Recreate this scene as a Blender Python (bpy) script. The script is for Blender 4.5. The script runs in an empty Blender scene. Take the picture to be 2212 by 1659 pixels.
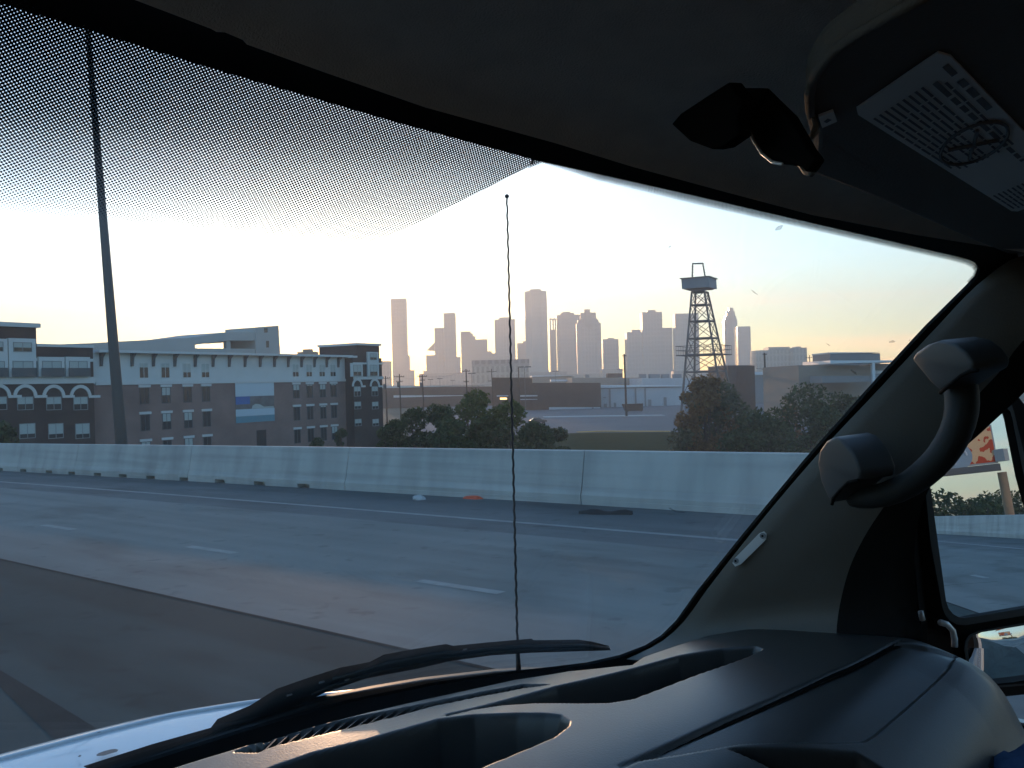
import bpy, math, random
import numpy as np
from mathutils import Vector, Matrix
from mathutils.geometry import tessellate_polygon
rnd = random.Random(7)
R_ = math.radians
scene = bpy.context.scene
COL = scene.collection

# ------------------------------------------------------------------ camera, sky, sun, exposure
CZ = 11.0                     # eye height above the city ground (van on an elevated freeway)
ROLL = R_(1.5)
FPX, CX, CY = 1950.0, 1106.0, 829.5    # focal length and centre in pixels of a 2212 px wide picture
cd = bpy.data.cameras.new("camera"); cam = bpy.data.objects.new("camera", cd); COL.objects.link(cam)
cd.sensor_width = 36.0; cd.lens = 36.0 * FPX / 2212.0
cd.clip_start = 0.01; cd.clip_end = 30000
C = Vector((0, 0, CZ))
right = Vector((math.cos(ROLL), 0, -math.sin(ROLL)))
up = Vector((math.sin(ROLL), 0, math.cos(ROLL)))
fwd = Vector((0, 1, 0))
cam.matrix_world = Matrix(((right.x, up.x, -fwd.x, C.x), (right.y, up.y, -fwd.y, C.y), (right.z, up.z, -fwd.z, C.z), (0, 0, 0, 1)))
scene.camera = cam

SUN_AZ, SUN_EL = R_(-11.0), R_(4.3)     # azimuth measured from +Y towards +X
w = bpy.data.worlds.new("World"); scene.world = w; w.use_nodes = True
nt = w.node_tree; nt.nodes.clear()
wo = nt.nodes.new("ShaderNodeOutputWorld"); bg = nt.nodes.new("ShaderNodeBackground")
sky = nt.nodes.new("ShaderNodeTexSky"); sky.sky_type = 'NISHITA'; sky.sun_disc = False
sky.sun_elevation = SUN_EL; sky.sun_rotation = SUN_AZ
sky.altitude = 0; sky.air_density = 1.0; sky.dust_density = 0.3; sky.ozone_density = 2.9
bg.inputs[1].default_value = 0.15
# thin pink cloud streaks, laid out by direction in the sky
tc = nt.nodes.new("ShaderNodeTexCoord"); mp = nt.nodes.new("ShaderNodeMapping"); mp.inputs['Scale'].default_value = (2.2, 2.2, 38)
mp.inputs['Rotation'].default_value = (0, R_(3), 0)
nz = nt.nodes.new("ShaderNodeTexNoise"); nz.inputs['Scale'].default_value = 1.6; nz.inputs['Detail'].default_value = 5
cr = nt.nodes.new("ShaderNodeValToRGB"); cr.color_ramp.elements[0].position = .5; cr.color_ramp.elements[1].position = .72
sx = nt.nodes.new("ShaderNodeSeparateXYZ"); zr = nt.nodes.new("ShaderNodeMapRange")
zr.inputs['From Min'].default_value = .16; zr.inputs['From Max'].default_value = .05
mm = nt.nodes.new("ShaderNodeMath"); mm.operation = 'MULTIPLY'; m2 = nt.nodes.new("ShaderNodeMath"); m2.operation = 'MULTIPLY'; m2.inputs[1].default_value = .9
hs = nt.nodes.new("ShaderNodeMixRGB"); hs.blend_type = 'MULTIPLY'; hs.inputs[2].default_value = (1.45, 1.02, 1.0, 1)
L = nt.links.new
L(tc.outputs['Generated'], mp.inputs[0]); L(mp.outputs[0], nz.inputs[0]); L(nz.outputs[0], cr.inputs[0])
L(tc.outputs['Generated'], sx.inputs[0]); L(sx.outputs[2], zr.inputs[0]); L(zr.outputs[0], mm.inputs[0]); L(cr.outputs[0], mm.inputs[1])
L(mm.outputs[0], m2.inputs[0]); L(m2.outputs[0], hs.inputs[0]); L(sky.outputs[0], hs.inputs[1]); L(hs.outputs[0], bg.inputs[0]); L(bg.outputs[0], wo.inputs[0])

sl = bpy.data.lights.new("sun", 'SUN'); sun = bpy.data.objects.new("sun", sl); COL.objects.link(sun)
sl.energy = 0.8; sl.angle = R_(0.5); sl.color = (1.0, .58, .33)
sd = Vector((math.sin(SUN_AZ) * math.cos(SUN_EL), math.cos(SUN_AZ) * math.cos(SUN_EL), math.sin(SUN_EL)))
sun.rotation_euler = sd.to_track_quat('Z', 'Y').to_euler(); sun.location = (0, 0, 400)
scene.view_settings.view_transform = 'Standard'; scene.view_settings.look = 'None'
scene.view_settings.exposure = 2.1; scene.view_settings.gamma = 1.0; scene.view_settings.use_curve_mapping = False
scene.render.engine = 'CYCLES'
scene.cycles.use_denoising = True
scene.cycles.max_bounces = 8; scene.cycles.transparent_max_bounces = 16; scene.cycles.volume_bounces = 1
HAZE_DENSITY = 4.1e-4

# ------------------------------------------------------------------ pixels -> places
def ray(px, py): return fwd + right * ((px - CX) / FPX) + up * ((CY - py) / FPX)
def at(px, py, Y): return C + ray(px, py) * Y
def proj(p):
    d = p - C; y = d.dot(fwd); return CX + FPX * d.dot(right) / y, CY - FPX * d.dot(up) / y
def ground(px, py, z=0.0):
    d = ray(px, py); return C + d * ((z - CZ) / d.z)
def hit(px, py, p0, n):
    d = ray(px, py); return C + d * ((p0 - C).dot(n) / d.dot(n))
AZ = R_(49)
Fv = right * -math.sin(AZ) + fwd * math.cos(AZ)
Rv = right * math.cos(AZ) + fwd * math.sin(AZ)
Uv = up
def V(F, R, z): return C + Fv * F + Rv * R + Uv * z       # a point in the van's own frame
def comp(p): d = p - C; return d.dot(Fv), d.dot(Rv), d.dot(Uv)
def ws(px, py, off=0.0):                                   # a point on the raked windshield
    d = ray(px, py); return C + d * ((.74 - off) / (d.dot(Fv) + .27 * d.dot(Rv) + .89 * d.dot(Uv)))
def onR(px, py, R):
    d = ray(px, py); return C + d * (R / d.dot(Rv))

# ------------------------------------------------------------------ mesh helpers
def tag(o, label=None, cat=None, group=None, kind=None):
    if label: o['label'] = label
    if cat: o['category'] = cat
    if group: o['group'] = group
    if kind: o['kind'] = kind
    return o
def thing(name, loc, label, cat, group=None):
    o = bpy.data.objects.new(name, None); COL.objects.link(o); o.location = loc; o.empty_display_size = .2
    return tag(o, label, cat, group)
def wloc(o):
    p = Vector((0, 0, 0))
    while o is not None: p += o.location; o = o.parent
    return p
class MB:
    def __init__(s): s.v = []; s.f = []; s.uv = None
    def add(s, vs, fs):
        n = len(s.v); s.v += [Vector(p) for p in vs]; s.f += [tuple(i + n for i in q) for q in fs]; return s
    def hexa(s, p):                                        # 8 corners: bottom ring, top ring
        return s.add(p, [(3, 2, 1, 0), (4, 5, 6, 7), (0, 1, 5, 4), (1, 2, 6, 5), (2, 3, 7, 6), (3, 0, 4, 7)])
    def box(s, c, sx, sy, sz, rz=0.0):                     # c = centre of the base
        ca, sa = math.cos(rz), math.sin(rz); P = []
        for z in (0, sz):
            for x, y in ((-.5, -.5), (.5, -.5), (.5, .5), (-.5, .5)):
                X, Y = x * sx, y * sy; P.append((c[0] + X * ca - Y * sa, c[1] + X * sa + Y * ca, c[2] + z))
        return s.hexa(P)
    def fbox(s, o, a, b, c):                               # origin and three edge vectors
        o, a, b, c = map(Vector, (o, a, b, c)); return s.hexa([o, o + a, o + a + b, o + b, o + c, o + a + c, o + a + b + c, o + b + c])
    def tube(s, pts, rad, n=8, cap=True):
        pts = [Vector(p) for p in pts]; rads = rad if isinstance(rad, (list, tuple)) else [rad] * len(pts)
        base = len(s.v); ref = None
        for i, p in enumerate(pts):
            t = (pts[min(i + 1, len(pts) - 1)] - pts[max(i - 1, 0)]).normalized()
            if ref is None: ref = t.orthogonal().normalized()
            ref = (ref - t * ref.dot(t)).normalized(); b = t.cross(ref)
            for k in range(n):
                a = 2 * math.pi * k / n; s.v.append(p + (ref * math.cos(a) + b * math.sin(a)) * rads[i])
        for i in range(len(pts) - 1):
            for k in range(n):
                k2 = (k + 1) % n; s.f.append((base + i * n + k, base + i * n + k2, base + (i + 1) * n + k2, base + (i + 1) * n + k))
        if cap:
            s.f.append(tuple(base + k for k in reversed(range(n)))); s.f.append(tuple(base + (len(pts) - 1) * n + k for k in range(n)))
        return s
    def prism(s, poly, ext):                               # any planar polygon pushed along a vector
        poly = [Vector(p) for p in poly]; ext = Vector(ext); n = len(poly)
        nn = Vector((0, 0, 0))
        for i in range(n): nn += (poly[i] - poly[0]).cross(poly[(i + 1) % n] - poly[0])
        if nn.dot(ext) < 0: poly = poly[::-1]
        tri = tessellate_polygon([poly]); b = len(s.v)
        s.v += poly + [p + ext for p in poly]
        nn = abs(1)
        for t in tri:
            a_, b_, c_ = t; no = (poly[b_] - poly[a_]).cross(poly[c_] - poly[a_])
            if no.dot(ext) < 0: t = (a_, c_, b_)
            s.f.append((b + t[2], b + t[1], b + t[0])); s.f.append(tuple(b + n + i for i in t))
        for i in range(n):
            j = (i + 1) % n; s.f.append((b + i, b + j, b + n + j, b + n + i))
        return s
    def loft(s, rows):
        b = len(s.v); n = len(rows[0])
        for r in rows: s.v += [Vector(p) for p in r]
        for i in range(len(rows) - 1):
            for k in range(n - 1): s.f.append((b + i * n + k, b + i * n + k + 1, b + (i + 1) * n + k + 1, b + (i + 1) * n + k))
        return s
    def obj(s, name, mat, parent=None, smooth=False, kind=None, label=None, base=None):
        o = Vector((0, 0, 0)) if parent is None else wloc(parent)
        if base is not None: o = Vector(base)
        me = bpy.data.meshes.new(name); me.from_pydata([p - o for p in s.v], [], s.f)
        if mat: me.materials.append(mat)
        if smooth: me.polygons.foreach_set('use_smooth', [True] * len(me.polygons))
        me.update()
        ob = bpy.data.objects.new(name, me); COL.objects.link(ob)
        if parent is not None: ob.parent = parent
        if base is not None: ob.location = Vector(base) - (wloc(parent) if parent else Vector((0, 0, 0)))
        if kind: ob['kind'] = kind
        if label: ob['label'] = label
        return ob
def bevel(o, wd, seg=2):
    m = o.modifiers.new('bevel', 'BEVEL'); m.width = wd; m.segments = seg; m.limit_method = 'ANGLE'; m.angle_limit = R_(35); return o
def solid(o, t, off=-1):
    m = o.modifiers.new('thick', 'SOLIDIFY'); m.thickness = t; m.offset = off; return o
def subdiv(o, n=2):
    m = o.modifiers.new('sub', 'SUBSURF'); m.levels = n; m.render_levels = n; return o
def copy_tree(o, loc=None, label=None, parent=None):
    c = o.copy(); COL.objects.link(c)
    if parent is not None: c.parent = parent; c.matrix_parent_inverse = o.matrix_parent_inverse
    if loc is not None: c.location = loc
    if label: c['label'] = label
    for ch in list(o.children): copy_tree(ch, parent=c)
    return c

# ------------------------------------------------------------------ materials
def mat(name, col, rough=.7, spec=.4, metal=0.0, noise=None, nscale=3.0, bump=0.0, bscale=40.0, emit=None, coat=0.0, aniso=None, stretch=(1, 1, 1)):
    m = bpy.data.materials.new(name); m.use_nodes = True; t = m.node_tree; b = t.nodes['Principled BSDF']
    b.inputs['Base Color'].default_value = (*col, 1); b.inputs['Roughness'].default_value = rough
    b.inputs['Specular IOR Level'].default_value = spec; b.inputs['Metallic'].default_value = metal; b.inputs['Coat Weight'].default_value = coat
    tcn = t.nodes.new("ShaderNodeTexCoord"); mpn = t.nodes.new("ShaderNodeMapping"); mpn.inputs['Scale'].default_value = stretch
    t.links.new(tcn.outputs['Object'], mpn.inputs[0])
    if noise is not None:
        n = t.nodes.new("ShaderNodeTexNoise"); n.inputs['Scale'].default_value = nscale; n.inputs['Detail'].default_value = 6; n.inputs['Roughness'].default_value = .62
        r = t.nodes.new("ShaderNodeValToRGB"); r.color_ramp.elements[0].position = .3; r.color_ramp.elements[1].position = .7
        r.color_ramp.elements[0].color = (*noise, 1); r.color_ramp.elements[1].color = (*col, 1)
        t.links.new(mpn.outputs[0], n.inputs[0]); t.links.new(n.outputs[0], r.inputs[0]); t.links.new(r.outputs[0], b.inputs['Base Color'])
    if bump:
        n = t.nodes.new("ShaderNodeTexNoise"); n.inputs['Scale'].default_value = bscale; n.inputs['Detail'].default_value = 4
        bp = t.nodes.new("ShaderNodeBump"); bp.inputs['Strength'].default_value = bump; bp.inputs['Distance'].default_value = .01
        t.links.new(mpn.outputs[0], n.inputs[0]); t.links.new(n.outputs[0], bp.inputs['Height']); t.links.new(bp.outputs[0], b.inputs['Normal'])
    if emit:
        b.inputs['Emission Color'].default_value = (*emit[0], 1); b.inputs['Emission Strength'].default_value = emit[1]
    return m
def brickmat(name, c1, c2, mortar, bw=.6, bh=.2, rough=.85, gap=.02):
    m = mat(name, c1, rough, .2); t = m.node_tree; b = t.nodes['Principled BSDF']
    tcn = t.nodes.new("ShaderNodeTexCoord"); sp = t.nodes.new("ShaderNodeSeparateXYZ"); ad = t.nodes.new("ShaderNodeMath"); cb = t.nodes.new("ShaderNodeCombineXYZ")
    br = t.nodes.new("ShaderNodeTexBrick"); br.inputs['Color1'].default_value = (*c1, 1); br.inputs['Color2'].default_value = (*c2, 1); br.inputs['Mortar'].default_value = (*mortar, 1)
    br.inputs['Scale'].default_value = 1; br.inputs['Brick Width'].default_value = bw; br.inputs['Row Height'].default_value = bh; br.inputs['Mortar Size'].default_value = gap
    n = t.nodes.new("ShaderNodeTexNoise"); n.inputs['Scale'].default_value = .35; n.inputs['Detail'].default_value = 5
    mx = t.nodes.new("ShaderNodeMixRGB"); mx.blend_type = 'MULTIPLY'; mx.inputs[0].default_value = .6
    K = t.links.new
    K(tcn.outputs['Object'], sp.inputs[0]); K(sp.outputs[0], ad.inputs[0]); K(sp.outputs[1], ad.inputs[1]); K(ad.outputs[0], cb.inputs[0]); K(sp.outputs[2], cb.inputs[1])
    K(cb.outputs[0], br.inputs[0]); K(tcn.outputs['Object'], n.inputs[0]); K(br.outputs[0], mx.inputs[1]); K(n.outputs[0], mx.inputs[2]); K(mx.outputs[0], b.inputs['Base Color'])
    return m
def facade(name, wall, glass, fw=8.0, fh=11.5, rough=.45):   # far towers: floors and mullions too small to tell apart
    m = brickmat(name, glass, tuple(x * 1.25 for x in glass), wall, fw, fh, rough, gap=1.5); m.node_tree.nodes['Principled BSDF'].inputs['Specular IOR Level'].default_value = .5
    for n in m.node_tree.nodes:
        if n.type == 'TEX_BRICK': n.offset = 0
    return m
def leafmat(name, a, bcol):
    m = mat(name, a, .65, .25); t = m.node_tree; b = t.nodes['Principled BSDF']
    g = t.nodes.new("ShaderNodeNewGeometry"); r = t.nodes.new("ShaderNodeValToRGB")
    r.color_ramp.elements[0].color = (*a, 1); r.color_ramp.elements[1].color = (*bcol, 1)
    t.links.new(g.outputs['Random Per Island'], r.inputs[0]); t.links.new(r.outputs[0], b.inputs['Base Color'])
    tr = t.nodes.new("ShaderNodeBsdfTranslucent"); mx = t.nodes.new("ShaderNodeMixShader"); mx.inputs[0].default_value = .25
    t.links.new(r.outputs[0], tr.inputs[0]); t.links.new(b.outputs[0], mx.inputs[1]); t.links.new(tr.outputs[0], mx.inputs[2]); t.links.new(mx.outputs[0], t.nodes['Material Output'].inputs[0])
    return m
def glassmat(name, tint):
    m = bpy.data.materials.new(name); m.use_nodes = True; t = m.node_tree; t.nodes.clear()
    o = t.nodes.new("ShaderNodeOutputMaterial"); tr = t.nodes.new("ShaderNodeBsdfTransparent"); gl = t.nodes.new("ShaderNodeBsdfGlossy"); gl.inputs['Roughness'].default_value = .02
    lw = t.nodes.new("ShaderNodeLayerWeight"); lw.inputs[0].default_value = .5; p = t.nodes.new("ShaderNodeMath"); p.operation = 'POWER'; p.inputs[1].default_value = 5
    q = t.nodes.new("ShaderNodeMath"); q.operation = 'MULTIPLY_ADD'; q.inputs[1].default_value = .4; q.inputs[2].default_value = .025
    mx = t.nodes.new("ShaderNodeMixShader"); tr.inputs[0].default_value = (*tint, 1); K = t.links.new
    K(lw.outputs['Facing'], p.inputs[0]); K(p.outputs[0], q.inputs[0]); K(q.outputs[0], mx.inputs[0]); K(tr.outputs[0], mx.inputs[1]); K(gl.outputs[0], mx.inputs[2]); K(mx.outputs[0], o.inputs[0])
    return m
M = {}
M['concrete'] = mat('concrete_barrier', (.48, .49, .475), .8, .3, noise=(.38, .39, .38), nscale=.5, bump=.15, bscale=25, stretch=(1, 1, .35))
M['lane'] = mat('worn_concrete', (.178, .20, .195), .8, .25, noise=(.135, .153, .15), nscale=.22, bump=.2, bscale=60)
M['lane_dark'] = mat('old_grooved_concrete', (.052, .073, .073), .9, .15, noise=(.034, .048, .048), nscale=.3, bump=.25, bscale=60)
M['shoulder'] = mat('shoulder_asphalt', (.135, .147, .15), .85, .25, noise=(.10, .112, .115), nscale=.4, bump=.2, bscale=60)
M['paint'] = mat('road_paint', (.25, .275, .27), .7, .2, noise=(.17, .185, .185), nscale=3.5)
M['tar'] = mat('tar_patch', (.022, .024, .024), .95, .1, noise=(.034, .037, .037), nscale=2)
M['rubber'] = mat('black_rubber', (.018, .018, .018), .6, .4)
M['blackpl'] = mat('black_plastic', (.03, .03, .032), .5, .4)
M['frit'] = mat('black_ceramic', (.006, .006, .006), .5, .2)
M['dash'] = mat('dashboard_plastic', (.055, .0535, .05), .36, .55, noise=(.044, .043, .041), nscale=9, bump=.06, bscale=420)
M['trim'] = mat('grey_trim_plastic', (.165, .155, .135), .6, .3, noise=(.14, .131, .115), nscale=6, bump=.1, bscale=380)
M['liner'] = mat('headliner_cloth', (.66, .585, .50), .95, .1, noise=(.57, .505, .435), nscale=30, bump=.3, bscale=700)
M['visor'] = mat('visor_vinyl', (.17, .155, .135), .8, .2, bump=.2, bscale=500)
M['handle'] = mat('handle_plastic', (.06, .06, .059), .5, .4)
M['grip'] = mat('grip_plastic', (.02, .02, .019), .6, .35)
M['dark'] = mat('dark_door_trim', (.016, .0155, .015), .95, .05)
M['label'] = mat('label_paper', (.8, .82, .78), .6, .3)
M['ink'] = mat('label_ink', (.2, .21, .21), .7, .2)
M['white_paint'] = mat('white_body_paint', (.72, .75, .78), .22, .5, coat=.6)
M['steel'] = mat('galvanised_steel', (.3, .31, .32), .5, .5, metal=.4)
M['polesteel'] = mat('pole_steel', (.09, .095, .10), .6, .4)
M['alu'] = mat('bright_aluminium', (.8, .8, .78), .3, .5, metal=.3)
M['mirror'] = mat('mirror_glass', (.86, .88, .88), .0, .5, metal=1.0)
M['glass'] = glassmat('windshield_glass', (.955, .975, .972))
M['stucco'] = mat('grey_stucco', (.62, .64, .64), .85, .2, noise=(.55, .57, .57), nscale=.4)
M['whitetrim'] = mat('white_trim', (.58, .59, .59), .7, .3)
M['brick'] = brickmat('red_brick', (.34, .20, .18), (.30, .18, .16), (.34, .28, .25), .45, .15)
M['darkbrick'] = brickmat('dark_brick', (.095, .06, .052), (.08, .05, .046), (.09, .075, .07), .45, .15)
M['pane'] = mat('dark_window_glass', (.025, .03, .035), .08, .6)
M['blind'] = mat('pale_blind', (.42, .46, .45), .8, .2)
M['garage'] = mat('garage_concrete', (.46, .46, .45), .85, .2, noise=(.39, .39, .38), nscale=.2)
M['brown'] = brickmat('brown_brick', (.075, .048, .045), (.065, .043, .04), (.07, .058, .052), .6, .2)
M['tan'] = mat('tan_wall', (.30, .25, .21), .85, .2, noise=(.25, .21, .18), nscale=.1)
M['whitewall'] = mat('white_metal_siding', (.46, .50, .54), .7, .3, noise=(.40, .44, .48), nscale=.1)
M['roofmetal'] = mat('pale_roof_metal', (.62, .66, .7), .45, .4)
M['greyroof'] = mat('grey_roofing', (.22, .23, .24), .8, .2)
M['lot'] = mat('parking_asphalt', (.17, .175, .185), .9, .1, noise=(.14, .145, .155), nscale=.05)
M['yellow'] = mat('yellow_kerb_paint', (.62, .36, .05), .7, .3)
M['grass'] = mat('short_grass', (.046, .06, .03), 1.0, 0, noise=(.028, .04, .02), nscale=.25)
M['earth'] = mat('city_ground', (.13, .125, .11), .95, .1, noise=(.07, .085, .05), nscale=.02)
M['bark'] = mat('bark', (.07, .055, .045), .9, .1, bump=.5, bscale=8)
M['leaf'] = leafmat('dark_leaves', (.028, .045, .016), (.075, .10, .035))
M['leaf_olive'] = leafmat('olive_leaves', (.04, .05, .02), (.10, .105, .045))
M['leaf_autumn'] = leafmat('turning_leaves', (.12, .06, .02), (.24, .14, .05))
M['leaf_bright'] = leafmat('bright_vine_leaves', (.045, .075, .018), (.10, .13, .035))
M['wood'] = mat('weathered_pole_wood', (.06, .05, .045), .9, .1)
M['lit'] = mat('lit_window', (.8, .5, .2), .5, .3, emit=((1.0, .55, .2), .9))
M['tyre'] = M['rubber']
M['carwhite'] = mat('white_car_paint', (.7, .72, .73), .25, .5, coat=.5)
M['cardark'] = mat('dark_car_paint', (.03, .035, .04), .25, .5, coat=.5)
M['cargrey'] = mat('silver_car_paint', (.35, .37, .38), .25, .5, metal=.5, coat=.5)
M['rust'] = mat('brown_container_paint', (.022, .016, .016), .7, .3, noise=(.03, .02, .018), nscale=.6)
M['orange'] = mat('orange_plastic', (.62, .09, .03), .5, .4)
M['matte'] = mat('matte_black', (.008, .008, .008), 1.0, 0.0)
M['frame'] = mat('window_frame_paint', (.26, .27, .27), .7, .3)
M['denim'] = mat('blue_denim', (.03, .065, .15), .9, .1, noise=(.07, .12, .21), nscale=40)
M['palepaper'] = mat('crumpled_paper', (.4, .42, .43), .8, .2)

def wear(m, scale, lo, hi, dark, rotz=0.0, nscale=1.0, detail=4):
    t = m.node_tree; b = t.nodes['Principled BSDF']; src = b.inputs['Base Color'].links[0].from_socket
    tcn = t.nodes.new("ShaderNodeTexCoord"); mr = t.nodes.new("ShaderNodeMapping"); mr.inputs['Rotation'].default_value = (0, 0, rotz); ms = t.nodes.new("ShaderNodeMapping"); ms.inputs['Scale'].default_value = scale
    n = t.nodes.new("ShaderNodeTexNoise"); n.inputs['Scale'].default_value = nscale; n.inputs['Detail'].default_value = detail
    r = t.nodes.new("ShaderNodeValToRGB"); r.color_ramp.elements[0].position = lo; r.color_ramp.elements[1].position = hi
    r.color_ramp.elements[0].color = (dark, dark, dark, 1); r.color_ramp.elements[1].color = (1, 1, 1, 1)
    mx = t.nodes.new("ShaderNodeMixRGB"); mx.blend_type = 'MULTIPLY'; mx.inputs[0].default_value = 1
    K = t.links.new; K(tcn.outputs['Object'], mr.inputs[0]); K(mr.outputs[0], ms.inputs[0]); K(ms.outputs[0], n.inputs[0]); K(n.outputs[0], r.inputs[0]); K(src, mx.inputs[1]); K(r.outputs[0], mx.inputs[2]); K(mx.outputs[0], b.inputs['Base Color'])
_D = ray(-1150, 938); RZ = -math.atan2(_D.y, _D.x)
for k, dk_ in (('lane', .78), ('lane_dark', .72), ('shoulder', .8)):
    wear(M[k], (.03, 1.1, 1), .38, .62, dk_, RZ); wear(M[k], (.25, .8, 1), .33, .46, .72, RZ, 1.0, 6)
    wear(M[k], (1, 1, 1), .28, .36, .75, 0, 3.0, 2)
wear(M['concrete'], (1, 1, .12), .35, .6, .82, 0, 1.6, 5); wear(M['concrete'], (.06, .06, 2.2), .36, .52, .86, 0, 2.0, 4); wear(M['concrete'], (1, 1, 1), .3, .4, .8, 0, .5, 6)
def dusty(m):
    t = m.node_tree; o = [n for n in t.nodes if n.type == 'OUTPUT_MATERIAL'][0]; src = o.inputs[0].links[0].from_socket
    tl = t.nodes.new("ShaderNodeBsdfTranslucent"); tl.inputs[0].default_value = (.9, .92, .92, 1); n = t.nodes.new("ShaderNodeTexNoise"); n.inputs['Scale'].default_value = 5; n.inputs['Detail'].default_value = 5
    tcn = t.nodes.new("ShaderNodeTexCoord"); r = t.nodes.new("ShaderNodeMapRange"); r.inputs['From Min'].default_value = .3; r.inputs['From Max'].default_value = .75; r.inputs['To Min'].default_value = .002; r.inputs['To Max'].default_value = .016
    mx = t.nodes.new("ShaderNodeMixShader"); K = t.links.new
    K(tcn.outputs['Object'], n.inputs[0]); K(n.outputs[0], r.inputs[0]); K(r.outputs[0], mx.inputs[0]); K(src, mx.inputs[1]); K(tl.outputs[0], mx.inputs[2]); K(mx.outputs[0], o.inputs[0])
dusty(M['glass'])

# ------------------------------------------------------------------ ground
MB().add([(-2990, -1490, 0), (2990, -1490, 0), (2990, 3590, 0), (-2990, 3590, 0)], [(0, 1, 2, 3)]).obj('ground', M['earth'], kind='structure')
def sheet(name, pts, z, m, kind='structure'):
    P = [Vector((p.x, p.y, z)) for p in pts]; return MB().add(P, [tuple(range(len(P)))]).obj(name, m, kind=kind)
sheet('grass', [ground(700, 1010), ground(2100, 1010), ground(2100, 934), ground(1440, 934), ground(1250, 936), ground(900, 945)], .02, M['grass'])
lotpts = [ground(880, 945), ground(1245, 935.5), ground(1300, 933.5), ground(1440, 934), ground(2100, 934), ground(2060, 850), ground(900, 868)]
sheet('parking_lot', lotpts, .04, M['lot'])
kb = MB()
a, b_ = ground(1248, 934.5), ground(1300, 932.5); c_ = ground(1445, 933)
for p, q in ((a, b_), (b_, c_)):
    d = (q - p).normalized(); n = Vector((-d.y, d.x, 0)); kb.fbox(Vector((p.x, p.y, .02)), q - p, n * .9, (0, 0, .16))
tag(kb.obj('kerb', M['yellow'], base=a), 'yellow painted kerb between the grass and the parking lot', 'kerb')
kb = MB(); p = ground(1175, 902.5); q = ground(1440, 899)
kb.fbox(Vector((p.x, p.y, .04)), q - p, (0, .5, 0), (0, 0, .18)); kb.fbox(Vector((p.x, p.y + .5, .04)), q - p, (0, 9, 0), (0, 0, .12))
kb.obj('pavement', M['garage'], kind='structure')

# ------------------------------------------------------------------ freeway
def camvec(x, y, z): return right * x + fwd * y + up * z
D = ray(-1150, 938).normalized()
e0 = D.cross(up).normalized(); n0 = e0.cross(D)
psi = R_(-1.0)
E = e0 * math.cos(psi) - n0 * math.sin(psi); N = E.cross(D)
H0 = 2.39; KC = 5e-4
def road(s, u, h=0.0):
    k = KC if s > 0 else 0
    return C - N * H0 + D * s + E * (u - k * s * s) + N * h
U_SEAM, U_DASH, U_TONE, U_EDGE, U_BAR = 5.8, 8.1, 11.7, 12.75, 15.35
SS = [-260, -180, -120, -80, -50, -25, 0, 8, 16, 24, 32, 40, 50, 60, 75, 90, 110, 140, 180]
def strip(name, u0, u1, m, h=0.0, ss=SS, kind='structure', thick=None):
    mb = MB().loft([[road(s, u0, h), road(s, u1, h)] for s in ss]); o = mb.obj(name, m, kind=kind)
    return o
strip('road', -14, U_SEAM, M['lane_dark'])
strip('road.001', U_SEAM, U_TONE, M['lane'])
strip('shoulder', U_TONE, U_BAR + .02, M['shoulder'])
dk = MB()
for i in range(len(SS) - 1):
    s0, s1 = SS[i], SS[i + 1]
    q = [(s0, -14.3), (s0, U_BAR + .6), (s1, U_BAR + .6), (s1, -14.3)]
    dk.hexa([road(s, u, -1.3) for s, u in q] + [road(s, u, -.02) for s, u in q])
dk.obj('bridge_deck', M['garage'], kind='structure')
strip('edge_line', U_EDGE - .075, U_EDGE + .075, M['paint'], .004)
strip('joint', U_SEAM - .03, U_SEAM + .03, M['tar'], .003)
def s_of(px, u, h=0.0):
    lo, hi = 0.0, 60.0
    for _ in range(50):
        mid = (lo + hi) / 2
        if proj(road(mid, u, h))[0] > px: lo = mid
        else: hi = mid
    return lo
s_d = [s_of(x, U_DASH) for x in (1000, 455, 130)]
per = (s_d[2] - s_d[0]) / 2
for k in range(-10, 8):
    sc = s_d[1] + k * per
    ss = np.linspace(sc - per * .125, sc + per * .125, 5)
    strip('lane_marking', U_DASH - .085, U_DASH + .085, M['paint'], .004, list(ss))
# transverse joints and tar patches
for s in (-60, -48, -36, -24, -12, 52):
    MB().loft([[road(s, u, .004), road(s + .05, u, .004)] for u in (U_SEAM + .05, U_DASH - .1)]).obj('joint', M['tar'], kind='structure')
s = s_of(60, U_SEAM - 1.6)
dd = [hit(x, y, C - N * H0, N) + N * .004 for x, y in ((-60, 1405), (0, 1448), (120, 1520), (250, 1600), (330, 1659), (180, 1659), (0, 1485), (-60, 1445))]
MB().add(dd, [tuple(range(len(dd)))]).obj('tar_patch', M['tar'], kind='structure')
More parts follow.
